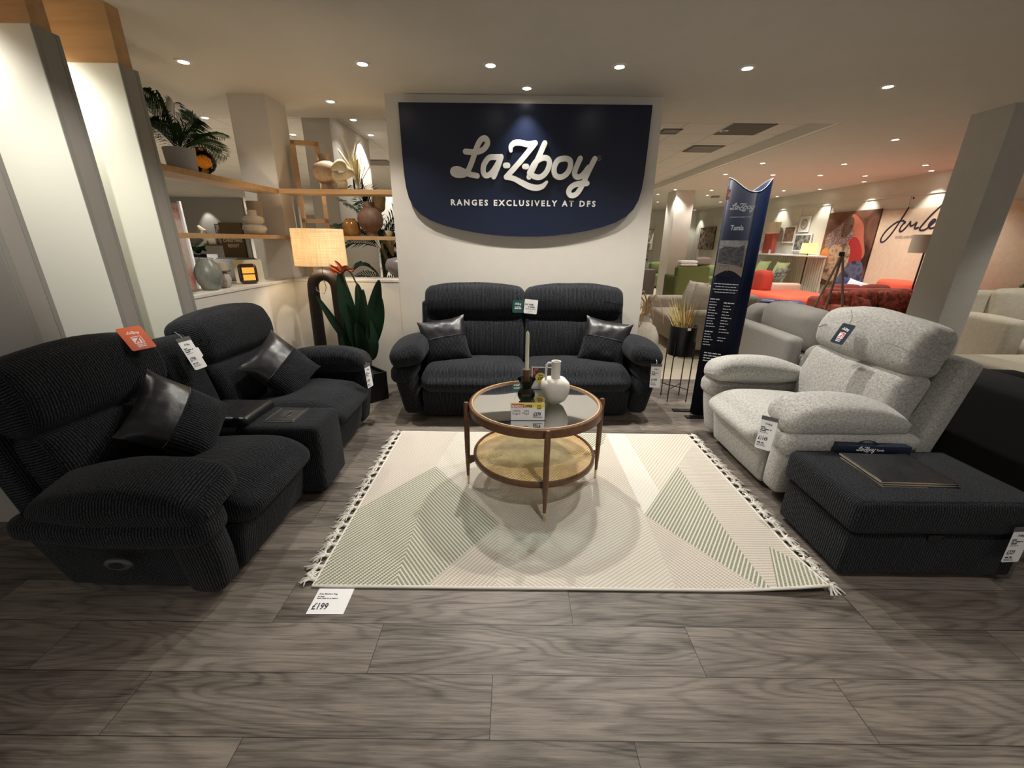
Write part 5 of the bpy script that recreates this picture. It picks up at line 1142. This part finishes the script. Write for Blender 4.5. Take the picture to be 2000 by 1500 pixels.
for sx in (-1, 1):
    for sy in (-1, 1): obj('leg', MB().lathe([(0.0001, 0), (0.012, 0), (0.02, 0.2), (0.02, 0.22)], 10, c=(sx*.22, sy*.2, 0)), WAL, obj_t)
# grey ribbed sofa behind the armchair
t = thing('sofa', 'pale grey ribbed sofa with thick back cushions behind the armchair', 'sofa', (3.25, 4.62, 0))
obj('side_panel', MB().soft((0.17, 1.35, 0.56), 0.05, (0, 0.0, 0.01), (-0.42, 0.02, 0.32), 6, 4, rib=1, alt=0), GRB, t)
obj('back_cushion', MB().soft((0.30, 0.86, 0.42), 0.10, (0.03, 0.02, 0.02), (-0.14, -0.16, 0.63), 8, 5, rib=1, alt=0, wr=.008), GRB, t)
obj('back_cushion', MB().soft((0.28, 0.36, 0.36), 0.10, (0.03, 0.02, 0.02), (-0.14, 0.47, 0.58), 8, 5, rib=1, alt=0, wr=.008), GRB, t)
obj('seat_block', MB().soft((0.95, 1.6, 0.34), 0.05, (0, 0, 0.01), (0.14, 0.05, 0.24), 6, 4, rib=1, alt=0), GRB, t)
obj('front_arm', MB().soft((0.80, 0.22, 0.50), 0.10, (0, 0.01, 0.02), (0.02, -0.78, 0.30), 6, 5, rib=0, alt=1), GRB, t)
for sx in (-.35, .5):
    for sy in (-.8, .75): obj('foot', MB().box(sx-.03, sx+.03, sy-.03, sy+.03, 0, 0.07, 0.004), PLA, t)
# green sofa seen from behind with folded throws
sofa('olive green velvet sofa seen from behind beside the slim white column', (4.18, 10.16, 0), 180, 0.80, 0.80, GREEN, 1, 0.97, 0.76, 0.13, name='sofa', sh=0.44)
sofa('lighter green velvet sofa glimpsed beyond the dark green one', (5.35, 11.9, 0), -90, 1.9, 0.9, LGREEN, 2, 0.86, 0.64, 0.16, name='sofa')
for k, (z_, c_, lab) in enumerate([(1.035, (0.55, 0.52, 0.48), 'lower folded pale throw on top of the green sofa back'), (1.095, (0.66, 0.64, 0.60), 'upper folded pale throw on top of the green sofa back')]):
    o = obj('folded_throw', MB().soft((0.40, 0.22, 0.055), 0.026, (0, 0, .004), (0, 0, 0.0), 5, 3, wr=.004), plain('throw %d' % k, c_)); o.location = (4.06, 9.90, z_-0.035); tag(o, lab, 'throw', 'folded throws on the green sofa')
o = obj('bolster_cushion', MB().lathe([(0.0001, -0.17), (0.07, -0.165), (0.09, -0.13), (0.095, 0), (0.09, 0.13), (0.07, 0.165), (0.0001, 0.17)], 24, M=Matrix.Rotation(R(90), 4, 'Y')), plain('brown grey velvet', (0.22, 0.18, 0.16))); o.location = (4.42, 9.90, 1.07); tag(o, 'brown grey bolster cushion lying on the green sofa back', 'cushion')
# far left of the right gap
sofa('small green sofa far away at the back wall edge', (4.75, 14.6, 0), 0, 1.5, 0.9, LGREEN, 2, 0.80, 0.6, 0.15)
t = thing('wall_mirror', 'tall round-cornered gold-edged mirror on the far wall', 'mirror', (5.42, 17.38, 1.56))
obj('frame', MB().soft((0.40, 0.03, 0.80), 0.014, (0, 0, 0), (0, -0.015, 0), 4, 3), mat('gold frame', (0.45, 0.28, 0.08), 0.4, 0.6), t)
obj('glass', MB().soft((0.34, 0.01, 0.74), 0.004, (0, 0, 0), (0, -0.035, 0), 2, 2), mat('mirror glass', (0.7, 0.7, 0.7), 0.05, 1.0), t)
t = thing('display_plinth', 'dark side table with a plant and ornament far behind the sofa', 'side table', (3.9, 12.6, 0))
obj('box', MB().box(-0.3, 0.3, -0.2, 0.2, 0, 0.72, 0.01), mat('dark plinth', (0.06, 0.045, 0.04), 0.5), t)
t2 = thing('potted_plant', 'leafy plant on the dark side table far behind', 'potted plant', (3.78, 12.6, 0.72))
obj('pot', MB().lathe([(0.0001, 0), (0.07, 0), (0.09, 0.14), (0.08, 0.14), (0.07, 0.1), (0.0001, 0.1)], 20), PLA, t2)
mb = MB(); rnd = random.Random(21)
for k in range(26):
    a = rnd.uniform(0, 6.28); r_ = rnd.uniform(.05, .18); blade(mb, [(0, 0, .1), (cos(a)*r_*.6, sin(a)*r_*.6, .2+rnd.uniform(0, .12)), (cos(a)*r_*1.3, sin(a)*r_*1.3, .22+rnd.uniform(0, .15))], 0.03, .3, 0, 4)
obj('foliage', mb, PALM, t2)
t = thing('standing_banner', 'grey patterned narrow leaning board beyond the back wall edge', 'display board', (4.1, 13.2, 0), R(10))
obj('panel', MB().box(-0.13, 0.13, -0.02, 0.02, 0.0, 1.42, 0.004).xf(Matrix.Rotation(R(-6), 4, 'X')), m_speck('grey patterned print', (0.10, 0.10, 0.09), (0.30, 0.30, 0.28), 9, 0.6, 0), t)
# wall art right wall
def wallart(name, label, y0, y1, z0, z1, frame, art, fw=0.035, cat='picture', group=None, x=7.235):
    t = thing(name, label, cat, (x, (y0+y1)/2, (z0+z1)/2), group=group); w = (y1-y0)/2; h_ = (z1-z0)/2
    mb = MB().box(-0.03, 0, -w, w, h_-fw, h_).box(-0.03, 0, -w, w, -h_, -h_+fw).box(-0.03, 0, -w, -w+fw, -h_+fw, h_-fw).box(-0.03, 0, w-fw, w, -h_+fw, h_-fw)
    obj('frame', mb, frame, t, False); obj('print', MB().box(-0.02, -0.003, -w+fw, w-fw, -h_+fw, h_-fw), art, t, False)
    return t
def m_art(name, cols, sc=6.0):
    if name in MATS: return MATS[name]
    m = mat(name, cols[0], 0.6); h = N(m); v = h.n('ShaderNodeTexVoronoi', i_Vector=obco(h), i_Scale=sc); n_ = noise_tex(h, obco(h), sc*1.3, 5, 0.7)
    f = h.math('ADD', h.math('MULTIPLY', v.outputs['Distance'], 0.55), h.math('MULTIPLY', n_, 0.6))
    k = len(cols); h.color(h.ramp(f, [(0.25+0.5*i/(k-1), c) for i, c in enumerate(cols)])); return m
WFR = mat('white frame', (0.75, 0.74, 0.70), 0.5); BFR = mat('black frame', (0.02, 0.02, 0.02), 0.5)
wallart('wall_picture', 'dark floral canvas picture on the far right wall beside the totem', 15.57, 16.8, 1.25, 2.02, BFR, m_art('dark florals', [(0.02, 0.015, 0.012), (0.05, 0.04, 0.03), (0.36, 0.26, 0.20), (0.10, 0.08, 0.05)], 4.5), 0.01)
wallart('wall_picture', 'white-framed picture with brown shapes, left of the round motif picture', 11.15, 11.62, 1.50, 1.92, WFR, m_art('brown print', [(0.05, 0.03, 0.02), (0.30, 0.18, 0.10), (0.12, 0.10, 0.07)], 9))
wallart('wall_picture', 'white-framed dark green botanical picture, lowest of the group', 10.50, 11.13, 1.30, 1.72, WFR, m_art('dark botanical', [(0.02, 0.03, 0.03), (0.08, 0.10, 0.09), (0.35, 0.30, 0.24)], 10))
t = wallart('wall_picture', 'small pale picture with a round motif, topmost of the group', 10.70, 11.05, 1.76, 2.12, WFR, mat('pale print', (0.62, 0.60, 0.52), 0.6))
obj('motif', MB().tube([(-0.025, 0.10*cos(a*pi/10), 0.10*sin(a*pi/10)) for a in range(20)], 0.016, 5, closed=True).tube([(-0.025, 0.035*cos(a*pi/6), 0.035*sin(a*pi/6)) for a in range(12)], 0.012, 5, closed=True), mat('motif', (0.30, 0.29, 0.27), 0.6), t)
wallart('wall_picture', 'pale landscape canvas leaning on the ledge beside the coral lamp', 11.95, 12.72, 1.24, 1.70, WFR, m_art('pale landscape', [(0.45, 0.40, 0.36), (0.30, 0.24, 0.23), (0.58, 0.54, 0.48)], 3), 0.02, x=7.20)
# ledge with fluted panel
t = thing('fluted_headboard', 'pale fluted panel with a ledge along the far right wall', 'panel', (7.235, 11.6, 0))
mb = MB()
for k in range(46): mb.tube([(-0.03, -1.75+0.076*k, 0.0), (-0.03, -1.75+0.076*k, 1.19)], 0.034, 8)
obj('flutes', mb, PAN, t, kind='stuff'); obj('ledge', MB().box(-0.32, 0, -1.8, 1.8, 1.19, 1.225, 0.004), WHT, t)
t = thing('table_lamp', 'coral box-based lamp with a cream drum shade on the ledge', 'lamp', (7.03, 11.85, 1.225))
obj('body', MB().box(-0.06, 0.06, -0.20, 0.20, 0, 0.52, 0.01), mat('coral ceramic', (0.40, 0.08, 0.05), 0.5), t)
obj('lamp_shade', MB().lathe([(0.18, 0.53), (0.18, 0.80), (0.175, 0.80), (0.175, 0.53), (0.18, 0.53)], 30), mat('cream shade', (0.62, 0.55, 0.42), 0.8), t)
obj('ledge_card', MB().box(-0.10, -0.095, -0.28, -0.20, 0.0, 0.10), WHT, t, False)
t = thing('floor_lamp', 'small glowing amber-shaded floor lamp by the framed pictures', 'floor lamp', (6.95, 10.12, 0))
obj('pole', MB().tube([(0, 0, 0.02), (0, 0, 1.30)], 0.012, 8), METB, t); obj('base', MB().lathe([(0.0001, 0), (0.14, 0), (0.14, 0.02), (0.0001, 0.025)], 24), METB, t)
obj('lamp_shade', MB().lathe([(0.165, 1.27), (0.15, 1.50), (0.145, 1.50), (0.16, 1.27), (0.165, 1.27)], 30), mat('lit amber shade', (0.8, 0.6, 0.25), 0.8, emit=(1.0, 0.68, 0.25), estr=0.9), t)
# poster
def m_paint(name, a, b, sc=5): return m_art(name, [a, b, tuple(min(1, c*1.4) for c in b), a], sc)
t = thing('wall_poster', 'tall brown and red portrait poster on the right wall above the coral sofa', 'poster', (7.22, 9.37, 0.60))
w = 0.70
obj('panel', MB().box(-0.02, 0.0, -w, w, 0, 1.55), m_paint('poster brown', (0.035, 0.015, 0.010), (0.13, 0.06, 0.035), 2.2), t, False)
PM = Matrix(((0, 0, -1, -0.021), (-1, 0, 0, 0), (0, 1, 0, 0), (0, 0, 0, 1)))
for nm, pts, m_, z_ in [('coat', [(-.62, 1.0), (-.38, 1.22), (0.0, 1.42), (.30, 1.20), (.50, 0.85), (.40, .70), (-.45, .72)], m_art('plaid', [(0.05, 0.05, 0.06), (0.50, 0.47, 0.45), (0.12, 0.09, 0.09), (0.40, 0.2, 0.2)], 22), .001),
                        ('sleeve', [(-.02, 1.44), (.06, 1.48), (.34, 1.28), (.46, .98), (.58, .70), (.50, .60), (.30, .90), (.10, 1.22)], mat('skin warm', (0.50, 0.16, 0.10), 0.6), .0016),
                        ('red_jumper', [(.10, .98), (.30, 1.0), (.52, .70), (.50, .30), (.20, .25), (.10, .6)], mat('poster red', (0.42, 0.03, 0.035), 0.6), .002),
                        ('hair', [(-.20, 1.18), (-.12, 1.40), (.04, 1.42), (.10, 1.25), (.0, 1.05), (-.14, 1.02)], m_paint('dark hair', (0.03, 0.02, 0.015), (0.12, 0.07, 0.05), 12), .0024),
                        ('shapes', [(-.66, .70), (-.40, .84), (-.15, .88), (.02, .90), (.18, .78), (.20, .40), (.05, .12), (-.30, .10), (-.60, .25)], m_art('tan patches', [(0.06, 0.04, 0.03), (0.42, 0.26, 0.13), (0.55, 0.45, 0.33), (0.15, 0.10, 0.07)], 7), .0024),
                        ('orange_shape', [(-.70, .35), (-.66, .72), (-.48, .80), (-.38, .60), (-.45, .40)], mat('poster orange', (0.55, 0.22, 0.07), 0.6), .003),
                        ('blue_jeans', [(.0, .05), (.15, .40), (.35, .55), (.60, .50), (.66, .10), (.3, .0)], m_paint('poster denim', (0.02, 0.03, 0.07), (0.09, 0.11, 0.18), 6), .0034)]:
    n_ = len(pts); sm = []
    for i in range(n_):
        p0, p1, p2, p3 = [Vector((*pts[(i+q) % n_], 0)) for q in (-1, 0, 1, 2)]
        for k in range(5):
            q = k/5; v = 0.5*((2*p1)+(p2-p0)*q+(2*p0-5*p1+4*p2-p3)*q*q+(3*p1-p0-3*p2+p3)*q**3); sm.append((max(-.7, min(.7, v.x)), max(0, min(1.55, v.y))))
    obj('print_'+nm, MB().prism(sm, 0, z_).xf(PM), m_, t, False)
# light wood panel with handwriting
t = thing('wall_panel_sign', 'pale wood wall panel with large black handwritten lettering', 'sign', (7.225, 0, 0))
obj('panel', MB().box(-0.02, 0.01, 5.9, 8.64, 0, 2.10), m_wood('pale ash panel', (0.66, 0.54, 0.40), (0.58, 0.47, 0.34), 0.5, 0.8, (0, R(90), 0)), t, False)
mb = MB()
# traced from the photo crop (1600..2000 x 220..520, x5): u,v
def jz(u, v): return (8.309-(u-725)*(0.879/440), 1.83-(v-1100)*0.00212)
for P in [[(848, 884), (850, 890)], [(828, 962, 16), (790, 1050), (735, 1160), (680, 1230), (640, 1240), (630, 1205), (665, 1140), (740, 1080), (810, 1065), (838, 1085)],
          [(838, 1075), (812, 1110), (808, 1150), (840, 1145), (880, 1095), (890, 1075)], [(890, 1075), (905, 1110), (935, 1100), (955, 1085), (952, 1130), (985, 1125)],
          [(1140, 955, 6), (1070, 1030), (1010, 1115), (1010, 1145), (1060, 1140), (1120, 1085)], [(1078, 1108), (1120, 1075), (1100, 1068), (1076, 1110), (1110, 1135), (1180, 1095), (1230, 1050)]]:
    mb.stroke([(-(jz(p[0], p[1])[0]), jz(p[0], p[1])[1])+((p[2]*.0018,) if len(p) > 2 else ()) for p in P], 0.030, 0, 0.004)
tx = lines_mb([('sofas exclusively', 0.085, -8.20, 1.60, 1.0, 0.0005, 'LEFT', 0.25)], 0.004)
PM2 = Matrix(((0, 0, -1, -0.021), (-1, 0, 0, 0), (0, 1, 0, 0), (0, 0, 0, 1)))
obj('handwriting', mb.xf(PM2), mat('brush black', (0.02, 0.016, 0.03), 0.5), t, False)
obj('small_lettering', tx.xf(PM2), mat('brush grey', (0.22, 0.19, 0.17), 0.5), t, False)
# coral corner sofa group
sofa('coral red sofa along the right wall below the handwriting', (6.62, 6.97, 0), -90, 2.1, 1.0, REDM, 2, 0.86, 0.62, 0.18)
t = thing('chaise', 'long coral red rounded chaise in front of the poster', 'chaise', (6.0, 8.90, 0), R(4))
obj('seat_top', MB().soft((1.35, 1.5, 0.20), 0.09, (0, 0, .02), (0, 0, 0.38), 7, 5, wr=.004), REDM, t)
obj('base', MB().soft((1.30, 1.45, 0.24), 0.05, (0, 0, 0), (0, 0, 0.18), 5, 4), REDM, t)
obj('headrest', MB().soft((0.30, 0.42, 0.48), 0.10, (0, .01, .02), (-0.32, 0.62, 0.66), 6, 5, wr=.006), plain('deep red wool', (0.36, 0.035, 0.02)), t)
scatter('navy cushion on the coral sofa behind the tripod', (6.25, 7.85, 0.70), (70, 8, -70), NVY, 0.42)
scatter('silver grey cushion with a tag on the coral sofa', (6.16, 7.50, 0.66), (60, 12, -66), SILV, 0.46)
scatter('flat navy cushion in the middle of the coral sofa', (6.20, 7.05, 0.62), (50, 10, -80), NVY, 0.42)
scatter('black and white patterned cushion on the coral sofa near the grey column', (6.35, 6.40, 0.66), (66, 0, -86), m_speck('black white stripe', (0.05, 0.05, 0.05), (0.6, 0.58, 0.52), 40, .8, .2, .45, .55), 0.34)
t = thing('swatch_table', 'low table with navy folders in front of the coral chaise', 'table', (4.98, 7.72, 0), R(-25))
obj('top', MB().box(-0.42, 0.42, -0.38, 0.38, 0.42, 0.45, 0.005), PLA, t)
for sx in (-.36, .36):
    for sy in (-.32, .32): obj('leg', MB().box(sx-.02, sx+.02, sy-.02, sy+.02, 0, .42), PLA, t)
for k, (x_, y_, lab) in enumerate([(-0.18, 0.02, 'left navy swatch folder lying on the low table'), (0.20, -0.04, 'right navy swatch folder lying on the low table')]):
    f_ = thing('swatch_folder', lab, 'folder', (4.98+x_*cos(R(-25))-y_*sin(R(-25)), 7.72+x_*sin(R(-25))+y_*cos(R(-25)), 0.45), R(-25), 'navy swatch folders')
    obj('cover', MB().box(-0.18, 0.18, -0.26, 0.26, 0, 0.02, 0.003), NVY, f_); obj('lettering', MB().stroke([(-0.08, 0.0), (-.02, .02), (0.03, -0.01), (0.09, 0.0)], 0.02, 0.0202, 0.021), WHT, f_, False)
# rust patterned sofa
t = sofa('rust brown patterned sofa nearest the grey column', (5.16, 5.72, 0), 0, 1.25, 0.85, RUST, 2, 0.84, 0.66, 0.2)
t2 = sofa('dark rust sofa with a broad back behind the patterned one', (5.38, 6.44, 0), 180, 1.3, 0.5, plain('deep rust velvet', (0.20, 0.03, 0.018)), 2, 0.86, 0.7, 0.2)
scatter('rust patterned scatter cushion at the left end of the rust sofa', (4.78, 5.62, 0.62), (70, 12, 20), RUST, 0.40)
# blush sofa
t = sofa('blush pink sofa with green cushions near the fluted panel', (6.30, 10.9, 0), 90, 2.2, 1.0, PINK, 2, 0.72, 0.6, 0.2)
scatter('left pale lime cushion against the fluted panel', (6.88, 11.75, 0.78), (72, 0, -90), LIME, 0.55)
scatter('right pale lime cushion against the fluted panel', (6.88, 10.95, 0.78), (72, 0, -90), LIME, 0.55)
scatter('dark patterned cushion at the end of the blush sofa', (6.45, 10.2, 0.74), (66, 0, -80), m_speck('dark floral', (0.03, 0.035, 0.02), (0.25, 0.26, 0.2), 16, .8, .2), 0.42)
sofa('long low blush pink sofa in front of the lime cushions', (6.55, 11.4, 0), -90, 2.4, 0.7, PINK, 3, 0.5, 0.5, 0.1) if False else None
# tripod
t = thing('tripod_lamp', 'wooden tripod legs standing behind the grey sofa', 'tripod', (4.10, 5.35, 0))
for k, (x_, y_) in enumerate([(-0.40, -0.05), (0.19, -0.25), (0.22, 0.35)]): obj('leg', MB().tube([(x_, y_, 0), (0.01, 0, 1.38)], 0.014, 8), m_wood('grey oak', (0.24, 0.17, 0.12), (0.16, 0.11, 0.08)), t)
obj('hub', MB().lathe([(0.0001, 1.34), (0.03, 1.345), (0.03, 1.39), (0.0001, 1.40)], 16), METB, t)
# floor lamp near column
t = thing('floor_lamp', 'unlit floor lamp with a taupe shade cut off by the grey column', 'floor lamp', (6.22, 6.50, 0))
obj('lamp_shade', MB().lathe([(0.19, 1.37), (0.19, 1.63), (0.185, 1.63), (0.185, 1.37), (0.19, 1.37)], 30), mat('taupe shade', (0.42, 0.35, 0.28), 0.8), t)
obj('pole', MB().tube([(0, 0, 0.02), (0, 0, 1.6)], 0.012, 8), METB, t); obj('base', MB().lathe([(0.0001, 0), (0.15, 0), (0.15, 0.02), (0.0001, 0.025)], 24), METB, t)
# right of the column
t = sofa('cream armchair beyond the glass table at the right edge', (6.0, 4.72, 0), -6, 1.1, 0.8, CREAM, 1, 0.98, 0.72, 0.2, cat='armchair', name='armchair')
t = thing('upholstered_ottoman', 'wide cream upholstered ottoman behind the armchair backrest', 'ottoman', (5.35, 3.50, 0), R(0))
obj('top', MB().soft((1.75, 1.25, 0.16), 0.07, (0, 0, .015), (0, 0, 0.35), 6, 4, wr=.004), CREAM, t)
obj('base', MB().soft((1.65, 1.15, 0.25), 0.04, (0, 0, 0), (0, 0, 0.14), 5, 3), CREAM, t)
t = thing('coffee_table', 'low dark glass tray table on the right by the cream armchair', 'table', (5.85, 3.85, 0.432))
obj('tray', MB().soft((0.95, 0.50, 0.03), 0.012, (0, 0, 0), (0, 0, 0.015), 4, 2), mat('dark glossy glass', (0.05, 0.05, 0.055), 0.08), t)
obj('rim', MB().tube([(x, y, 0.03) for x, y in ((-.46, -.24), (.46, -.24), (.46, .24), (-.46, .24))], 0.012, 6, closed=True), mat('steel rim', (0.5, 0.5, 0.5), 0.2, 1), t)
t = thing('potted_palm', 'bushy green plant between the grey column and cream armchair', 'potted plant', (6.42, 5.50, 0))
obj('pot', MB().lathe([(0.0001, 0), (0.13, 0), (0.16, 0.3), (0.15, 0.3), (0.14, 0.26), (0.0001, 0.26)], 24), PLA, t)
tips = [(cos(k*2.4)*(0.30+0.1*sin(k)), sin(k*2.4)*0.3, 0.62+0.28*cos(k*1.3)+0.12) for k in range(14)]
palm(t, (0, 0, 0.3), tips, 0.20, 14, 0.08, 0.010, mat('bright palm', (0.05, 0.14, 0.03), 0.5), 31)
t = thing('wall_poster', 'plain red sign panel high on the warm wooden wall', 'sign', (7.58, 4.35, 2.35))
obj('panel', MB().box(-0.02, 0.0, -1.5, 0.55, -0.28, 0.30), mat('red sign', (0.50, 0.035, 0.02), 0.5), t, False)
struct('wall_right_mid', MB().box(7.24, 7.6, 3.6, 5.9, 0, 2.67), ORW)
t = thing('curtain', 'grey ribbed drape panel hanging at the far right', 'curtain', (7.12, 5.15, 0))
mb = MB(); n = 60; V = []; Fs = []
for i in range(n+1):
    y_ = -0.95+1.3*i/n; V += [(0.035*sin(i*0.9), y_, 0.02), (0.035*sin(i*0.9), y_, 2.02)]
for i in range(n): Fs.append((2*i, 2*i+2, 2*i+3, 2*i+1))
o = obj('cloth', mb.add(V, Fs), mat('mauve grey cloth', (0.17, 0.14, 0.15), 0.8), t); o.modifiers.new('thickness', 'SOLIDIFY').thickness = 0.006
obj('rail', MB().tube([(0, -1.0, 2.03), (0, 0.4, 2.03)], 0.014, 8), METB, t)
# black sofa behind the armchair
t = thing('sofa', 'black upholstered sofa turned away behind the armchair and footstool', 'sofa', (3.35, 2.05, 0))
obj('back', MB().soft((0.26, 1.75, 0.70), 0.08, (0.01, 0, .01), (-0.40, 0, 0.39), 6, 4, rib=1, alt=2, wr=.004), BLK, t)
obj('seat', MB().soft((0.80, 1.70, 0.36), 0.05, (0, 0, .01), (0.10, 0, 0.24), 6, 4), BLK, t)
for s_ in (-1, 1): obj('arm', MB().soft((0.90, 0.20, 0.56), 0.08, (0, 0, .01), (0.05, s_*0.86, 0.32), 6, 4), BLK, t)
for sx in (-.4, .4):
    for sy in (-.8, .8): obj('foot', MB().box(sx-.03, sx+.03, sy-.03, sy+.03, 0, 0.08), PLA, t)
# left background
sofa('grey sofa seen through the left opening below the oak shelf', (-7.6, 10.7, 0), 20, 2.3, 0.95, plain('dark slate weave', (0.12, 0.12, 0.12)), 2, 0.95, 0.68, 0.2)
scatter('charcoal scatter cushion at the left of the slate sofa', (-7.95, 10.35, 0.78), (68, 0, 14), plain('charcoal velvet', (0.06, 0.05, 0.055)), 0.5)
scatter('grey scatter cushion at the right of the slate sofa', (-7.2, 10.5, 0.72), (68, 0, 30), plain('mid grey velvet', (0.20, 0.20, 0.19)), 0.6)
t = thing('folding_card', 'small white card standing on the slate sofa back', 'card', (-7.75, 10.95, 0.95), R(15)); obj('card', MB().box(-0.12, 0.12, -0.004, 0.004, 0, 0.12), WHT, t, False)
t = thing('standing_sign', 'brown standing sign with pale festive lettering seen through the left opening', 'sign', (-7.95, 12.2, 0), R(20))
obj('panel', MB().box(-0.27, 0.27, -0.04, 0.04, 0, 1.87), mat('bronze panel', (0.12, 0.07, 0.015), 0.5), t, False); obj('side_edge', MB().box(0.27, 0.30, -0.04, 0.04, 0, 1.87), METB, t, False)
obj('lettering', lines_mb([('CHRISTMAS', 0.125, 0, 1.36, 0.72, 0.006, 'CENTER'), ('READY', 0.125, 0, 1.22, 0.72, 0.006, 'CENTER')], 0.0).xf(Matrix.Translation((0, -0.042, 0)) @ UPR), mat('pale gold letters', (0.62, 0.52, 0.35), 0.5), t, False)
struct('wall_left_mid', MB().box(-22, -9.4, 15.3, 15.4, 0, 2.78), mat('warm grey paint', (0.34, 0.32, 0.29), 0.8))
downlight(-10.7, 15.0, '', '', 22, 70, aim=(-10.6, 15.3, 1.2), vis=False, z=2.6)
t = thing('wall_shelf', 'slim dark shelf on the grey wall seen through the left opening', 'shelf', (-10.75, 15.2, 1.20)); obj('board', MB().box(-0.75, 0.85, -0.14, 0.1, 0, 0.04, 0.003), WAL, t)
t = thing('wall_picture', 'black and white abstract picture leaning on the slim dark shelf', 'picture', (-10.05, 15.24, 1.24))
obj('frame', MB().box(-0.42, 0.42, -0.02, 0.02, 0, 0.68), BFR, t, False); obj('print', MB().box(-0.39, 0.39, -0.025, -0.02, 0.03, 0.65), m_art('ink abstract', [(0.03, 0.03, 0.03), (0.5, 0.48, 0.46), (0.40, 0.32, 0.28), (0.05, 0.05, 0.05)], 2.5), t, False)
t = thing('sculpture', 'pale twisted stone ornament on the slim dark shelf', 'ornament', (-10.95, 15.2, 1.24)); obj('form', MB().tube([(0, 0, 0), (0.10, 0, 0.14), (-0.02, 0, 0.30), (0.08, 0, 0.46), (-0.08, 0, 0.60)], [0.10, 0.08, 0.10, 0.09, 0.05], 12), PEB, t)
t = thing('table_lamp', 'cream block light on the slim dark shelf', 'lamp', (-10.62, 15.2, 1.24)); obj('block', MB().box(-0.13, 0.13, -0.06, 0.06, 0, 0.24, 0.01), mat('cream card', (0.80, 0.76, 0.58), 0.6), t)
t = thing('potted_plant', 'small dark plant left of the slate sofa', 'potted plant', (-9.6, 13.0, 0)); obj('stand', MB().box(-0.15, 0.15, -0.15, 0.15, 0, 1.0, 0.01), PLA, t)
mb = MB(); rnd = random.Random(8)
for k in range(20):
    a = rnd.uniform(0, 6.28); blade(mb, [(0, 0, 1.0), (cos(a)*.1, sin(a)*.1, 1.15), (cos(a)*.22, sin(a)*.2, 1.15+rnd.uniform(-.1, .15))], 0.05, .3, 0, 4)
obj('foliage', mb, LEAF, t)
t = thing('advertising_banner', 'tall standing banner with orange and pink abstract print beside the fins', 'banner', (-4.14, 5.0, 0), R(0))
obj('print', MB().box(-0.36, 0.345, -0.012, 0.012, 0.02, 1.84), m_art('peach print', [(0.55, 0.15, 0.05), (0.62, 0.30, 0.18), (0.62, 0.50, 0.44), (0.45, 0.08, 0.03)], 2.6), t, False)
obj('pale_edge', MB().box(0.345, 0.37, -0.014, 0.014, 0.02, 1.86), WHT, t, False); obj('base', MB().box(-0.36, 0.36, -0.15, 0.15, 0, 0.02), PLA, t, False)
# display wall with pictures seen through the back opening
struct('wall_display', MB().box(-2.60, -1.2, 8.0, 8.15, 0, 2.25), mat('bright white paint', (0.72, 0.70, 0.66), 0.8))
for k, (x0, x1, z0, z1, lab) in enumerate([(-2.57, -2.33, 1.25, 1.75, 'grey framed abstract print, left one behind the brown vase'), (-2.31, -2.08, 1.25, 1.74, 'grey framed abstract print, right one behind the brown vase'), (-2.57, -2.47, 0.95, 1.18, 'thin framed print below the pair behind the brown vase')]):
    t = thing('wall_picture', lab, 'picture', ((x0+x1)/2, 7.995, (z0+z1)/2)); w = (x1-x0)/2; h_ = (z1-z0)/2
    obj('frame', MB().box(-w, w, -0.02, 0.005, -h_, h_), mat('grey frame', (0.25, 0.25, 0.25), 0.5), t, False); obj('print', MB().box(-w+.012, w-.012, -0.024, -0.02, -h_+.012, h_-.012), m_art('cool abstract', [(0.05, 0.05, 0.06), (0.50, 0.50, 0.52), (0.62, 0.60, 0.58), (0.30, 0.32, 0.34)], 4), t, False)
t = thing('television', 'dark framed dim screen on the display wall beyond the lamp head', 'picture', (-2.33, 7.99, 1.14)); obj('screen', MB().box(-0.15, 0.15, -0.03, 0.0, -0.11, 0.10), m_speck('dim screen', (0.02, 0.016, 0.01), (0.09, 0.07, 0.04), 12, 0.3, 0), t, False)
sofa('dark charcoal armchair glimpsed beyond the display sill', (-1.75, 6.9, 0), -60, 0.85, 0.8, BLK, 1, 1.1, 0.85, 0.16, cat='armchair', name='armchair')
downlight(-2.2, 7.4, '', '', 40, 90, aim=(-2.3, 8.0, 1.2), vis=False, z=2.78)
# ceiling fittings
def vent(label, x0, x1, y0, y1, z=2.78, slats=6, dark=(0.10, 0.09, 0.08)):
    t = thing('ceiling_vent', label, 'vent', ((x0+x1)/2, (y0+y1)/2, z)); w = (x1-x0)/2; h_ = (y1-y0)/2
    obj('backing', MB().box(-w, w, -h_, h_, -0.006, 0), mat('vent dark', dark, 0.8), t, False)
    if slats:
        mb = MB()
        for k in range(slats): yy = -h_+2*h_*(k+0.5)/slats; mb.box(-w+.02, w-.02, yy-0.012, yy+0.006, -0.02, -0.006)
        obj('slats', mb, mat('vent slat', (0.45, 0.42, 0.37), 0.6), t, False)
    return t
vent('slatted ceiling vent right of the sign among the tiles', 2.53, 2.98, 6.55, 6.98)
vent('small dark ceiling vent nearest the right edge of the sign wall', 1.80, 2.04, 5.68, 5.92, slats=3)
vent('slatted ceiling vent seen left of the sign above the shelf', -2.72, -2.22, 7.95, 8.45)
t = vent('square plain grey ceiling panel among the tiles', 2.52, 3.03, 5.42, 5.94, slats=0, dark=(0.22, 0.20, 0.18))
t = thing('smoke_detector', 'small dark square sensor on the far ceiling', 'sensor', (5.4, 12.0, 2.67)); obj('body', MB().box(-0.08, 0.08, -0.08, 0.08, -0.05, 0, 0.01), mat('sensor grey', (0.3, 0.28, 0.25), 0.5), t)
